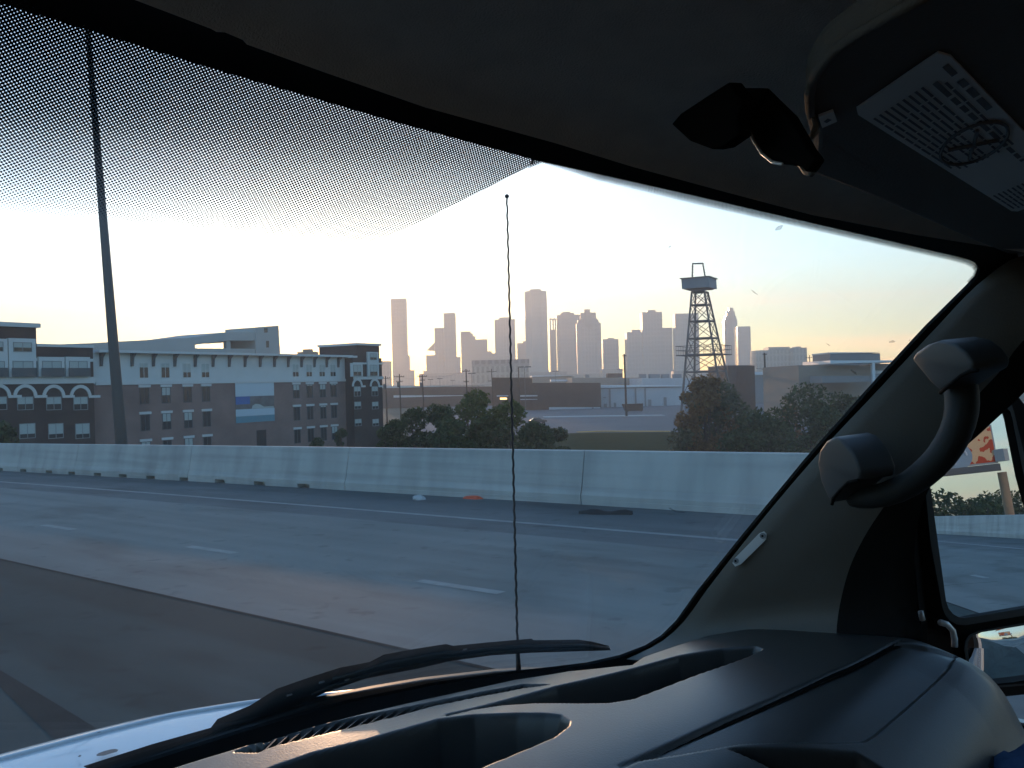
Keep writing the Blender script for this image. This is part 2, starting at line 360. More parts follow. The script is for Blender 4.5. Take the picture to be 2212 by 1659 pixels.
# barrier
sj = [s_of(x, U_BAR) for x in (1255, 745)]
per_b = abs(sj[1] - sj[0])
bar = thing('barrier', road(sj[0], U_BAR), 'long pale concrete freeway barrier with drain slots along its foot', 'barrier')
HB = 1.12
slot_s = [s_of(x, U_BAR) for x in (655, 560, 475, 397, 325, 265, 210, 155, 105, 50, 0, -45, -90)]
prof = [(.0, .11), (.0, .2), (.05, .34), (.2, HB - .015), (.215, HB), (.40, HB), (.415, HB - .015), (.5, .11)]
def bar_seg(s0, s1):
    mb = MB(); n = 4; S = np.linspace(s0 + .012, s1 - .012, n)
    rows = [[road(s, U_BAR + u, h) for u, h in prof] for s in S]
    mb.loft(rows); m = len(prof); mb.f = [tuple(reversed(f)) for f in mb.f]
    b = len(mb.v); mb.v += rows[0] + rows[-1]; mb.f.append(tuple(range(b, b + m))); mb.f.append(tuple(reversed(range(b + m, b + 2 * m))))
    sl_ = sorted(x for x in slot_s if s0 < x < s1)
    cuts = [s0 + .012]
    for x in sl_: cuts += [x - .27, x + .27]
    cuts.append(s1 - .012)
    for i in range(0, len(cuts), 2):
        p, q = cuts[i], cuts[i + 1]
        if q > p: mb.hexa([road(p, U_BAR, -.01), road(q, U_BAR, -.01), road(q, U_BAR + .5, -.01), road(p, U_BAR + .5, -.01), road(p, U_BAR, .11), road(q, U_BAR, .11), road(q, U_BAR + .5, .11), road(p, U_BAR + .5, .11)])
    back = MB().hexa([road(p_, u_, h_) for h_ in (-.01, .11) for p_, u_ in ((s0 + .012, U_BAR + .3), (s1 - .012, U_BAR + .3), (s1 - .012, U_BAR + .5), (s0 + .012, U_BAR + .5))])
    if sl_: mb.add(back.v, back.f)
    o = mb.obj('segment', M['concrete'], bar); bevel(o, .008, 1); return o
for k in range(-16, 12): bar_seg(sj[0] + k * per_b, sj[0] + (k + 1) * per_b)
# debris on the shoulder
def lump(name, c, sx, sy, sz, m, label, cat, seed):
    r = random.Random(seed); mb = MB(); n, k = 10, 5; rows = []
    for j in range(k + 1):
        a = math.pi / 2 * j / k; rows.append([])
        for i in range(n + 1):
            t = 2 * math.pi * (i % n) / n; q = 1 + .28 * math.sin(3 * t + j) * math.cos(2 * t + seed)
            rows[-1].append(c + E * (sx * math.cos(t) * math.cos(a) * q) + D * (sy * math.sin(t) * math.cos(a) * q) + N * (sz * math.sin(a) * (.8 + .2 * q)))
    mb.loft(rows); return tag(mb.obj(name, m, base=c), label, cat)
def roadhit(px, py): return hit(px, py, C - N * H0, N)
lump('debris', roadhit(1022, 1077), .12, .30, .07, M['orange'], 'flattened orange plastic scrap lying on the shoulder by the barrier', 'debris', 1)
lump('debris', roadhit(905, 1079), .14, .17, .11, M['palepaper'], 'small crumpled grey bag lying on the shoulder', 'debris', 3)
p, q = roadhit(1252, 1109), roadhit(1366, 1112)
mb = MB(); dv = q - p; side = N.cross(dv).normalized()
rows = []
for i in range(9):
    t = i / 8; c = p + dv * t; wv = .09 * math.sin(math.pi * min(1, t * 1.1 + .08)) + .03; lift = .02 + .05 * math.sin(t * 5.5) ** 2
    rows.append([c - side * wv, c - side * wv * .6 + N * (lift + .03), c + side * wv * .6 + N * (lift + .03), c + side * wv])
mb.loft(rows); tag(mb.obj('tyre_shred', M['rubber'], smooth=True, base=p), 'strip of black tyre tread lying flat on the shoulder', 'tyre shred')

# high light pole standing just behind the barrier
def px_at(px, py, Y): return at(px, py, Y)
Yp = 47.0
pt, pb = at(186, 20, Yp), at(262, 955, Yp)
pb = pb + (pb - pt).normalized() * (pb.z / ((pb - pt).normalized().z * -1))
lp = thing('light_pole', pb, 'tall tapered grey steel light pole rising behind the barrier', 'light pole')
pt2 = pt + (pt - pb).normalized() * 3
MB().tube([pb, pt2], [.36, .1], 14).obj('pole', M['polesteel'], lp, smooth=True)
MB().tube([pb, pb + (pt - pb).normalized() * .5], [.55, .5], 12).obj('base', M['garage'], lp)
MB().box(pt2 - Vector((0, 0, .1)), 2.2, .35, .25).obj('lamp_head', M['polesteel'], lp)

# ------------------------------------------------------------------ apartment building
def z1(x, y): return .3857 * x, 648.6 + .3857 * y
A1, A2 = at(307, 840, 108), at(677, 840, 134)
T = Vector((A2.x - A1.x, A2.y - A1.y, 0)).normalized()
NF = Vector((T.y, -T.x, 0))
O = Vector((A1.x, A1.y, 0))
def fac(px, py, off=0.0):
    p = hit(px, py, O + NF * off, NF); return (p - O).dot(T), p.z
def fp(t, z, off=0.0): return O + T * t + NF * off + Vector((0, 0, z))
def fbx(mb, t0, t1, z0, z1_, o0, o1):                      # box on the facade: along, height, offset range
    return mb.fbox(fp(t0, z0, o0), T * (t1 - t0), NF * (o1 - o0), (0, 0, z1_ - z0))
apt = thing('apartment_building', fp(20, 0, -8), 'four storey brick and stucco apartment block with arched corner towers behind the barrier', 'apartment building')
def part(mb, name, m, parent=apt, label=None): return mb.obj(name, M[m] if isinstance(m, str) else m, parent, label=label)
tL, tR = fac(205, 800)[0], fac(766, 800)[0]
zb = fac(480, 826)[1]; ze = fac(480, 767)[1]
part(fbx(MB(), tL - 2, tR + 2, 0, zb, -16, 0), 'wall', 'brick')
part(fbx(MB(), tL - 2, tR + 2, zb + .01, ze, -16, -.02), 'upper_wall', 'stucco')
part(fbx(MB(), tL, tR, zb - .12, zb + .28, -.3, .14), 'belt_course', 'whitetrim')
part(fbx(MB(), tL, tR + .5, ze + .002, ze + .3, -16.5, .9), 'eave', 'whitetrim')
for x in (560, 733, 852, 972, 1086, 1186, 1277, 1365, 1450, 1530, 1607, 1682, 1754, 1823, 1888):
    px, py = z1(x + 4, 330); t = fac(px, py)[0]
    mb = MB(); pr = [fp(t - .17, ze - 1.55, 0), fp(t - .17, ze - 1.55, .15), fp(t - .17, ze - .5, .3), fp(t - .17, ze - .05, .75), fp(t - .17, ze - .003, .75), fp(t - .17, ze - .003, 0)]
    mb.prism(pr, T * .34); part(mb, 'bracket', 'polesteel')
rows = []
for ya, yb in ((350, 437), (488, 582), (638, 732), (790, 885)):
    px = 312 + (ya - 350) * .02; rows.append((fac(px, z1(0, yb)[1])[1], fac(px, z1(0, ya)[1])[1]))
def window(t, z0, z1_, wd, off, lintel=False, blind=0.0, frame='frame', mull=True, parent=apt):
    w = part(MB(), 'window', frame, parent)
    mb = MB(); fr = .07
    fbx(mb, t - wd / 2, t - wd / 2 + fr, z0, z1_, off - .01, off + .05); fbx(mb, t + wd / 2 - fr, t + wd / 2, z0, z1_, off - .01, off + .05)
    fbx(mb, t - wd / 2 + fr, t + wd / 2 - fr, z0, z0 + fr, off - .01, off + .05); fbx(mb, t - wd / 2 + fr, t + wd / 2 - fr, z1_ - fr, z1_, off - .01, off + .05)
    if mull: fbx(mb, t - .03, t + .03, z0 + fr, z1_ - fr, off - .01, off + .045)
    bpy.data.objects.remove(w)
    w = part(mb, 'window', frame, parent)
    zs = z1_ - (z1_ - z0) * blind
    part(fbx(MB(), t - wd / 2 + fr, t + wd / 2 - fr, z0 + fr, max(zs, z0 + fr + .02) - .002, off - .02, off + .015), 'pane', 'pane', w)
    if blind > 0: part(fbx(MB(), t - wd / 2 + fr, t + wd / 2 - fr, zs, z1_ - fr, off - .02, off + .018), 'blind', 'blind', w)
    if lintel: part(fbx(MB(), t - wd / 2 - .18, t + wd / 2 + .18, z1_ + .002, z1_ + .3, off - .02, off + .12), 'lintel', 'whitetrim', w)
    return w
for gi, cols in enumerate(((312, 358.5, 405, 445), (640, 669, 697, 720.5))):
    for i, px in enumerate(cols):
        t = fac(px, 850)[0]
        for r, (za, zc) in enumerate(rows):
            bl = (.62 if r == 0 and (gi == 1 or i > 1) else (.3 if r == 0 else rnd.choice((0, 0, .12, .25, .5)) if rnd.random() < .6 else 0)) if not (r == 1 and gi == 1) else rnd.choice((.1, .2, .4))
            window(t, za, zc, 1.32, 0 if r else -.02, lintel=r > 0, blind=bl, frame='polesteel' if r else 'stucco')
px, py = z1(1465, 800); t = fac(px, py)[0]
part(fbx(MB(), t - .9, t + .9, rows[3][0] - .3, rows[3][1] + .3, -.2, .02), 'vent_grille', 'pane')
def tower_block(tA, tB, ztop, off, zlow=0, name='corner_tower', back=-10): return part(fbx(MB(), tA, tB, zlow, ztop, back, off), name, 'darkbrick')
def arch(t, zs, r, off, wd=.34):
    mb = MB(); n = 12; ring = [(t + r * math.cos(a), zs + r * math.sin(a)) for a in [math.pi * i / n for i in range(n + 1)]]
    inn = [(t + (r - wd) * math.cos(a), zs + (r - wd) * math.sin(a)) for a in [math.pi * i / n for i in range(n + 1)]]
    for i in range(n):
        q = [ring[i], ring[i + 1], inn[i + 1], inn[i]]
        mb.prism([fp(a, b, off) for a, b in q], NF * .12)
    return part(mb, 'arch_trim', 'whitetrim')
OF = 1.6
# left wing
lt0, lt1 = fac(-90, 780, OF)[0], fac(z1(522, 0)[0], 780, OF)[0]
zpar = fac(*z1(360, 263), OF)[1]; ztw = fac(*z1(100, 150), OF)[1]; ttw = fac(*z1(203, 200), OF)[0]
tower_block(lt0, lt1, zpar, OF, name='left_wing_wall')
part(fbx(MB(), lt0, ttw, zpar + .005, ztw, -6, OF + .003), 'corner_tower', 'darkbrick')
part(fbx(MB(), lt0, ttw + .3, ztw + .002, ztw + .45, -6.2, OF + .35), 'cornice', 'whitetrim')
part(fbx(MB(), ttw, lt1 + .1, zpar + .002, zpar + .3, -10, OF + .12), 'cornice', 'stucco')
zb1 = fac(*z1(400, 342), OF)[1]; zb2 = fac(*z1(300, 462), OF)[1]
part(fbx(MB(), lt0, lt1 + .05, zb1 - .02, zb1 + .3, OF - .1, OF + .13), 'belt_course', 'whitetrim')
part(fbx(MB(), lt0, lt1 + .1, zb2 - .1, zb2 + .6, OF - .1, OF + .16), 'belt_course', 'whitetrim')
for i, (bx, ax) in enumerate(((-45, -10), (118, 140), (280, 300), (428, 450))):
    t = fac(*z1(bx, 390), OF)[0]; za = zb2 + .62; zc = fac(*z1(bx, 335), OF)[1]
    top = fac(*z1(bx, 215), OF)[1] if i < 2 else fac(*z1(bx, 318), OF)[1]
    part(fbx(MB(), t - 1.45, t + 1.45, za, top, OF + .01, OF + .35), 'bay', 'stucco')
    window(t, za + .05, zc - .1, 2.2, OF + .36, blind=.62)
    part(fbx(MB(), t - 1.3, t + 1.3, za + .03, za + .95, OF + .55, OF + .6), 'balcony_rail', 'polesteel')
    if i < 2: window(t, fac(*z1(118, 290), OF)[1], fac(*z1(118, 236), OF)[1], 2.0, OF + .36, blind=.55)
    t = fac(*z1(ax, 530), OF)[0]; zs = fac(*z1(ax, 540), OF)[1]
    arch(t, zs, 1.3, OF); part(fbx(MB(), t + 1.31 - .3, t + 2.4, zs - .16, zs + .12, OF - .1, OF + .1), 'arch_trim', 'whitetrim')
    zd = fac(*z1(ax, 615), OF)[1]; window(t, zd, zs, 1.75, OF, blind=.55)
    z0, z9 = fac(*z1(ax, 775), OF)[1], fac(*z1(ax, 690), OF)[1]; window(t + .15, z0, z9, 1.75, OF, blind=.7)
# right tower
rt0, rt1 = fac(*z1(1980, 500), OF)[0], fac(*z1(2142, 500), OF)[0]; rtm = fac(*z1(1997, 280), OF)[0]; rte = fac(*z1(2124, 280), OF)[0]
zt = fac(*z1(2060, 254), OF)[1]; zl = fac(*z1(1985, 322), OF)[1]
tower_block(rt0, rt1, zl, OF, name='right_wing_wall', back=-14)
part(fbx(MB(), rtm, rte, zl + .005, zt, -6, OF + .003), 'corner_tower', 'darkbrick')
part(fbx(MB(), rtm - .2, rte + .2, zt + .002, zt + .35, -6.2, OF + .3), 'cornice', 'whitetrim')
part(fbx(MB(), rt0 - .2, rtm - .21, zl + .002, zl + .3, -8, OF + .3), 'cornice', 'whitetrim')
za = fac(*z1(2050, 440), OF)[1]; zc = fac(*z1(2050, 358), OF)[1]
part(fbx(MB(), rt0, rt1 + .1, zc - .02, zc + .25, OF - .1, OF + .13), 'belt_course', 'whitetrim')
part(fbx(MB(), rt0, rt1 + .1, za - .1, za + .35, OF - .1, OF + .16), 'belt_course', 'whitetrim')
for i, (bx, ax) in enumerate(((1992, 2000), (2084, 2098))):
    t = fac(*z1(bx, 390), OF)[0]; top = fac(*z1(bx, 290 if i else 352), OF)[1]
    part(fbx(MB(), t - 1.35, t + 1.35, za + .36, top, OF + .01, OF + .3), 'bay', 'stucco')
    window(t, za + .45, fac(*z1(bx, 362), OF)[1], 1.9, OF + .31, blind=.62)
    if i: window(t, fac(*z1(bx, 335), OF)[1], fac(*z1(bx, 298), OF)[1], 1.7, OF + .31, blind=.6)
    t = fac(*z1(ax, 475), OF)[0]; zs = fac(*z1(ax, 482), OF)[1]
    arch(t, zs, 1.25, OF); part(fbx(MB(), t + 1.26 - .3, t + 1.95, zs - .16, zs + .12, OF - .1, OF + .1), 'arch_trim', 'whitetrim')
    window(t, zs - 1.55, zs, 1.6, OF, blind=.5)
    for ya, yb in ((568, 610), (665, 705)): window(t, fac(*z1(ax, yb), OF)[1], fac(*z1(ax, ya), OF)[1], 1.6, OF, blind=.6)
# banner hanging on the brick wall
ta, zt_ = fac(*z1(1318, 456), .1); tb, zq = fac(*z1(1540, 675), .1)
ban = thing('banner', fp(ta, zq, .06), 'large hanging banner with white bands and a blue photo strip on the brick wall', 'banner')
hh = zt_ - zq
for nm, f0, f1, m in (('white_band', .64, 1.0, mat('banner_white', (.5, .58, .64), .7)), ('white_band', .16, .33, mat('banner_white_low', (.45, .56, .64), .7)), ('teal_band', 0.0, .158, mat('banner_teal', (.10, .26, .33), .7))):
    fbx(MB(), ta, tb, zq + hh * f0, zq + hh * f1, .03, .07).obj(nm, m, ban)
pm = mat('banner_photo', (.16, .17, .18), .7, noise=(.09, .085, .09), nscale=.9)
fbx(MB(), ta, tb, zq + hh * .332, zq + hh * .638, .03, .066).obj('photo_strip', pm, ban)
fbx(MB(), ta, ta + (tb - ta) * .36, zq + hh * .45, zq + hh * .637, .0665, .072).obj('blue_field', mat('banner_blue', (.03, .13, .38), .7), ban)
wt = tb - ta
mb = MB().prism([fp(ta + wt * a, zq + hh * b, .0665) for a, b in ((.4, .335), (.98, .335), (.98, .37), (.72, .37), (.62, .43), (.5, .45), (.42, .40))], NF * .006); mb.obj('white_shape', M['blind'], ban)
# parking garage behind it
GO = -34.0
gar = thing('parking_garage', fp(25, 0, GO), 'pale concrete parking garage with sloping ramp roof rising behind the apartment block', 'parking garage')
def gpoly(name, pts, depth, m='garage', off=GO, parent=gar):
    P = [hit(*z1(*p), O + NF * off, NF) for p in pts]; mb = MB().prism(P, NF * -depth); return part(mb, name, m, parent)
gpoly('ramp_wall', [(120, 254), (515, 240), (720, 228), (1060, 210), (1280, 178), (1432, 180), (1432, 226), (1280, 225), (1093, 250), (1093, 340), (120, 340)], 13)
gpoly('low_wall', [(1093.5, 269), (1434, 272), (1434, 340), (1093.5, 340)], .6)
gpoly('column', [(1268, 226), (1290, 226), (1291, 271), (1269, 271)], .8, off=GO - .3)
gpoly('column', [(1434, 226), (1452, 226), (1452, 272), (1434, 272)], 6, off=GO - 3, m='greyroof')
gpoly('stair_tower', [(1430, 152), (1560, 142), (1572, 340), (1434.5, 340)], 8, off=GO + .2)
gpoly('window', [(1480, 157), (1499, 156), (1499, 180), (1481, 181)], .3, 'pane', off=GO + .25)
gpoly('window', [(1491, 228), (1507, 227), (1507, 264), (1492, 265)], .3, 'pane', off=GO + .25)
P = hit(*z1(1725, 300), O + NF * (GO - 60), NF)
f1 = thing('far_house', (P.x, P.y, 0), 'small pale rooftop block just showing above the eave of the apartment block', 'building')
zz = hit(*z1(1725, 290), O + NF * (GO - 60), NF).z; z8 = hit(*z1(1725, 275), O + NF * (GO - 60), NF).z
MB().box((P.x, P.y, 0), 5.2, 5, zz).obj('wall', M['tan'], f1); MB().box((P.x, P.y, zz + .01), 2.4, 3, z8 - zz).obj('penthouse', M['tan'], f1)

# ------------------------------------------------------------------ derrick tower
YD = 260.0
def zD(py, px=1521): return at(px, py, YD).z
cb = at(1524, 818, YD); cb.z = 0
der = thing('derrick_tower', cb, 'tall steel lattice derrick with a box platform on top behind the autumn tree', 'lattice tower')
LEAN = Vector((-.045, 0, 0))
def dr(z): return 8.9 - .175 * z
def dpt(k, z, r=None):
    a = R_(180 + 16.4 + 90 * k); rr = dr(z) if r is None else r
    return cb + Vector((rr * math.cos(a), rr * math.sin(a), z)) + LEAN * (z - 14)
zs = [0, 6.5, zD(803), zD(766), zD(731), zD(694), zD(659), zD(631)]
for k in range(4): MB().tube([dpt(k, z) for z in zs], [.32] * 3 + [.28] * 5, 6).obj('leg', M['polesteel'], der)
for z in zs[1:]:
    mb = MB()
    for k in range(4): mb.tube([dpt(k, z), dpt(k + 1, z)], .24, 5)
    mb.obj('cross_beam', M['polesteel'], der)
mb = MB()
for i in range(len(zs) - 1):
    for k in range(4):
        mb.tube([dpt(k, zs[i]), dpt(k + 1, zs[i + 1])],  .13, 4); mb.tube([dpt(k + 1, zs[i]), dpt(k, zs[i + 1])], .13, 4)
mb.obj('bracing', M['polesteel'], der)
z0, z9 = zD(624), zD(603)
mb = MB(); mb.hexa([dpt(k, z0, 5.6) for k in range(4)] + [dpt(k, z9, 5.6) for k in range(4)]); mb.obj('cabin', mat('derrick_cabin', (.2, .24, .28), .6, .3, noise=(.16, .19, .22), nscale=.4), der)
mb = MB(); mb.hexa([dpt(k, z9 + .02, 6.1) for k in range(4)] + [dpt(k, z9 + .3, 6.1) for k in range(4)]); mb.obj('cabin_roof', M['polesteel'], der)
mb = MB(); mb.hexa([dpt(k, z0 - .25, 4.6) for k in range(4)] + [dpt(k, z0 - .02, 4.4) for k in range(4)]); mb.obj('cabin_base', M['polesteel'], der)
z10 = zD(569)
for sgn in (-1, 1):
    b0 = dpt(0, z9 + .3, 0) + Vector((sgn * 1.9, 0, 0)); b1 = dpt(0, z10, 0) + Vector((sgn * 1.45, 0, 0))
    MB().tube([b0, b1], .2, 5).obj('gantry_post', M['polesteel'], der)
    mb = MB()
    for j in range(5): mb.tube([b0.lerp(b1, j / 5) + Vector((-.35, 0, 0)), b0.lerp(b1, (j + 1) / 5) + Vector((.35, 0, 0))], .07, 4)
    mb.obj('gantry_ladder', M['polesteel'], der)
MB().tube([dpt(0, z10, 0) + Vector((-1.6, 0, 0)), dpt(0, z10, 0) + Vector((1.6, 0, 0))], .24, 5).obj('gantry_beam', M['polesteel'], der)
zc = zD(766)
mb = MB()
for k in range(4): mb.hexa([dpt(k, zc - .3, 9.0), dpt(k + 1, zc - .3, 9.0), dpt(k + 1, zc - .3, 6.4), dpt(k, zc - .3, 6.4), dpt(k, zc, 9.0), dpt(k + 1, zc, 9.0), dpt(k + 1, zc, 6.4), dpt(k, zc, 6.4)])
mb.obj('catwalk', M['polesteel'], der)
mb = MB()
for k in range(4):
    for h in (1.25, 2.5): mb.tube([dpt(k, zc + h, 8.9), dpt(k + 1, zc + h, 8.9)], .1, 4)
    for j in range(6):
        q = dpt(k, zc, 8.9).lerp(dpt(k + 1, zc, 8.9), j / 6); mb.tube([q, q + Vector((0, 0, 2.5))], .06, 4)
mb.obj('railing', M['polesteel'], der)

# ------------------------------------------------------------------ far skyline
GS = 'skyscrapers of the downtown skyline'
FM = [facade('tower_facade_warm', (.24, .20, .18), (.10, .09, .09)), facade('tower_facade_grey', (.24, .24, .25), (.09, .10, .11)), facade('tower_facade_pale', (.30, .33, .31), (.13, .16, .15), 6.0, 12), facade('tower_facade_dark', (.12, .11, .12), (.05, .05, .06)), facade('tower_facade_blue', (.20, .24, .28), (.10, .13, .16), rough=.2)]
def blk(xl, xr, yt, Y, depth, z0=0.0, yaw=0.0, chamf=0.0, n=0):
    a, b = at(xl, yt, Y), at(xr, yt, Y); ztop = (a.z + b.z) / 2; mb = MB()
    cx, wd = (a.x + b.x) / 2, b.x - a.x; cyy = Y + depth / 2
    if n:
        P = [(cx + wd / 2 * math.cos(2 * math.pi * (i + .5) / n) / math.cos(math.pi / n), cyy + depth / 2 * math.sin(2 * math.pi * (i + .5) / n) / math.cos(math.pi / n)) for i in range(n)]
    elif chamf:
        c_ = chamf * wd; x0, x1, y0, y1 = cx - wd / 2, cx + wd / 2, Y, Y + depth
        P = [(x0 + c_, y0), (x1 - c_, y0), (x1, y0 + c_), (x1, y1 - c_), (x1 - c_, y1), (x0 + c_, y1), (x0, y1 - c_), (x0, y0 + c_)]
    else:
        P = [(cx + math.cos(yaw) * x - math.sin(yaw) * y, cyy + math.sin(yaw) * x + math.cos(yaw) * y) for x, y in ((-wd / 2, -depth / 2), (wd / 2, -depth / 2), (wd / 2, depth / 2), (-wd / 2, depth / 2))]
    return mb.prism([Vector((x, y, z0)) for x, y in P], (0, 0, ztop - z0)), ztop
def skytower(label, fm, Y, depth, parts, name='skyscraper', cat='skyscraper', group=GS):
    mb, zt = blk(parts[0][1], parts[0][2], parts[0][3], Y, depth, **parts[0][4])
    base = at((parts[0][1] + parts[0][2]) / 2, 830, Y); base.z = 0
    root = thing(name, base, label, cat, group)
    mb.obj(parts[0][0], FM[fm], root); ztops = {0: zt}
    for i, (nm, xl, xr, yt, kw) in enumerate(parts[1:], 1):
        kw = dict(kw); on = kw.pop('on', None); dy = kw.pop('dy', 0); dp = kw.pop('dp', depth)
        f = kw.pop('fm', fm)
        if on is not None: kw['z0'] = ztops[on] + .05
        mb, ztops[i] = blk(xl, xr, yt, Y + dy, dp, **kw); mb.obj(nm, FM[f], root)
    return root
skytower('slim slab skyscraper standing alone at the sunlit left end of the skyline', 0, 2500, 30, [('tower', 844, 876, 645, {}), ('annex', 850, 884, 768, dict(dy=-8, dp=20)), ('podium', 848, 894, 800, dict(dy=-30, dp=20))])
skytower('stepped skyscraper with a tall right half and lower left shoulder beside the sun gap', 0, 2450, 45, [('tower', 958, 982, 676, {}), ('shoulder', 938, 957.7, 708, dict(dy=2)), ('wing', 920, 946, 767, dict(dy=-12, dp=13)), ('podium', 914, 986, 800, dict(dy=-40, dp=25)), ('side_block', 982.5, 994, 771, dict(dy=4, dp=20))])
a, b, c = at(922, 757, 2446), at(938, 740, 2446), at(938, 758, 2446)
tw = [o for o in bpy.data.objects if o.name == 'skyscraper.001'][0]
MB().prism([a, b, c], (0, 20, 0)).obj('slanted_roof', FM[0], tw)
skytower('mid height tower with stair stepped right shoulder left of the flat capped block', 0, 2600, 40, [('tower', 995, 1016, 716, {}), ('step', 1016.2, 1021, 720, dict(dy=1)), ('step', 1021.2, 1026, 726, dict(dy=2)), ('wing', 1026.2, 1052, 733, dict(dy=3)), ('step', 1052.2, 1062, 759, dict(dy=3)), ('step', 1062.2, 1071, 763, dict(dy=4))])
skytower('broad flat topped tower with a low cap crossed by the antenna', 1, 2550, 50, [('tower', 1068, 1112, 690, {}), ('cap', 1078, 1100, 685.5, dict(on=0, dy=10, dp=30))])
skytower('small dark block peeking out left of the tallest pale tower', 0, 2700, 30, [('tower', 1117, 1138, 741, {}), ('cap', 1129, 1139, 737, dict(on=0, dp=10))])
skytower('tallest pale greenish round cornered tower of the skyline', 2, 2400, 62, [('tower', 1133, 1181, 628, dict(chamf=.28)), ('cap', 1144, 1169, 624.5, dict(on=0, dy=15, dp=30)), ('podium', 1128, 1186, 800, dict(dy=-40, dp=30))])
skytower('narrow lattice crowned block in the gap right of the tallest tower', 3, 2650, 24, [('tower', 1187, 1201, 712, {}), ('crown', 1187, 1190, 692, dict(on=0, dp=4)), ('crown', 1193, 1196, 690, dict(on=0, dp=4)), ('crown', 1198, 1201, 689, dict(on=0, dp=4)), ('crown_beam', 1186.5, 1201, 688, dict(z0=at(1190, 691, 2650).z, dp=5))])
skytower('wide brown tower with a rooftop dish behind the domed tower', 0, 2560, 55, [('tower', 1203, 1254, 680, dict(chamf=.1)), ('cap', 1210, 1240, 676, dict(on=0, dy=10, dp=30)), ('dish', 1214, 1232, 673.5, dict(z0=at(1222, 675, 2560).z, dy=20, dp=15))])
skytower('chamfered tower with a dark faceted dome crown in the middle of the skyline', 1, 2300, 46, [('tower', 1246, 1299, 697, dict(chamf=.2)), ('shoulder', 1249, 1294, 690, dict(on=0, chamf=.25, dy=4, dp=38)), ('dome', 1254, 1288, 675, dict(on=1, n=8, fm=3, dy=6, dp=34)), ('dome_cap', 1262, 1275, 668, dict(on=2, n=8, fm=3, dy=16, dp=14))])
mb = MB().prism([at(x, y, 2299) for x, y in ((1255, 688), (1290, 688), (1288, 697), (1273, 711), (1258, 699))], (0, 2, 0)); tw = [o for o in bpy.data.objects if o.get('label', '').startswith('chamfered')][0]; mb.obj('dark_facet', FM[3], tw)
skytower('low plain dark block just right of the dome crowned tower', 1, 2450, 36, [('tower', 1302, 1336, 732.5, {}), ('cap', 1312, 1326, 730, dict(on=0, dp=20, dy=6))])
skytower('broad twin shouldered complex with a taller central slab left of the derrick', 1, 2350, 50, [('slab', 1387, 1430, 674, {}), ('cap', 1399, 1416, 669.5, dict(on=0, dy=10, dp=25)), ('left_shoulder', 1354, 1386.8, 717, dict(dy=2)), ('cap', 1364, 1384, 712.5, dict(on=2, dy=10, dp=20)), ('right_shoulder', 1430.2, 1452, 708, dict(dy=2)), ('podium', 1350, 1456, 800, dict(dy=-30, dp=20))])
skytower('pale faced flat slab tower seen through the derrick legs', 2, 2300, 40, [('tower', 1458, 1497, 677, {}), ('side', 1497.2, 1509, 676, dict(fm=1, dy=1))])
rt = skytower('bullet topped glass tower just right of the derrick', 4, 2500, 40, [('tower', 1566, 1594, 690, dict(chamf=.2)), ('crown', 1568, 1592, 682, dict(on=0, chamf=.25, dy=2, dp=36)), ('crown', 1571, 1589, 672, dict(on=1, chamf=.3, dy=6, dp=28)), ('crown', 1575, 1585, 665, dict(on=2, chamf=.3, dy=12, dp=16))])
skytower('plain blue grey block attached right of the bullet topped tower', 4, 2420, 40, [('tower', 1593, 1621, 705, {}), ('podium', 1590, 1632, 789, dict(dy=5, dp=30))])
skytower('long low pale hospital like block right of the towers', 2, 1500, 40, [('block', 1634, 1708, 756, {}), ('upper_storey', 1660, 1706, 749.5, dict(on=0, dp=30, dy=3))], name='office_block', cat='building', group='low blocks right of the towers')
skytower('boxy pale block at the right end of the low blocks', 2, 1480, 40, [('block', 1714, 1743, 751, {}), ('cap', 1719, 1730, 748.5, dict(on=0, dp=20, dy=5))], name='office_block', cat='building', group='low blocks right of the towers')
skytower('wide pale hall with a flat grey roof below the capped tower', 2, 1100, 60, [('hall', 1020, 1142, 791, {}), ('roof', 1019, 1143, 777, dict(on=0, fm=1))], name='arena_hall', cat='building', group=None)
skytower('faint low row of city blocks at the foot of the towers', 0, 1900, 40, [('block', 905, 1020, 806, {}), ('block', 1142.5, 1225, 803, dict(dy=30)), ('block', 1225.5, 1300, 808, dict(dy=60)), ('block', 1300.5, 1345, 797, dict(dy=20)), ('block', 1456.5, 1570, 800, dict(dy=-20)), ('block', 820, 840, 780, dict(dy=-60))], name='city_block', cat='building', group=None)

# ------------------------------------------------------------------ warehouses across the parking lot
def shed(name, label, parts, cat='warehouse', group=None):
    p0 = parts[0]; base = at((p0[1] + p0[2]) / 2, p0[3], p0[5]); base.z = 0
    root = thing(name, base, label, cat, group)
    for nm, xl, xr, yt, yb, Y, dp, m in parts:
        a, b = at(xl, yt, Y), at(xr, yt, Y); z0 = 0 if yb is None else at((xl + xr) / 2, yb, Y).z
        za, zb_ = a.z, b.z
        mb = MB().hexa([(a.x, Y, z0), (b.x, Y, z0), (b.x, Y + dp, z0), (a.x, Y + dp, z0), (a.x, Y, za), (b.x, Y, zb_), (b.x, Y + dp, zb_), (a.x, Y + dp, za)])
        mb.obj(nm, M[m], root)
    return root
shed('warehouse', 'long low brick warehouse with white roof edge behind the row of utility poles', [('wall', 815, 1068, 836, None, 470, 60, 'brown'), ('roof_edge', 814, 1069, 833.5, 835.6, 469.6, 60.5, 'whitetrim'), ('loading_band', 850, 1000, 854, 857, 469.7, .28, 'whitetrim')])
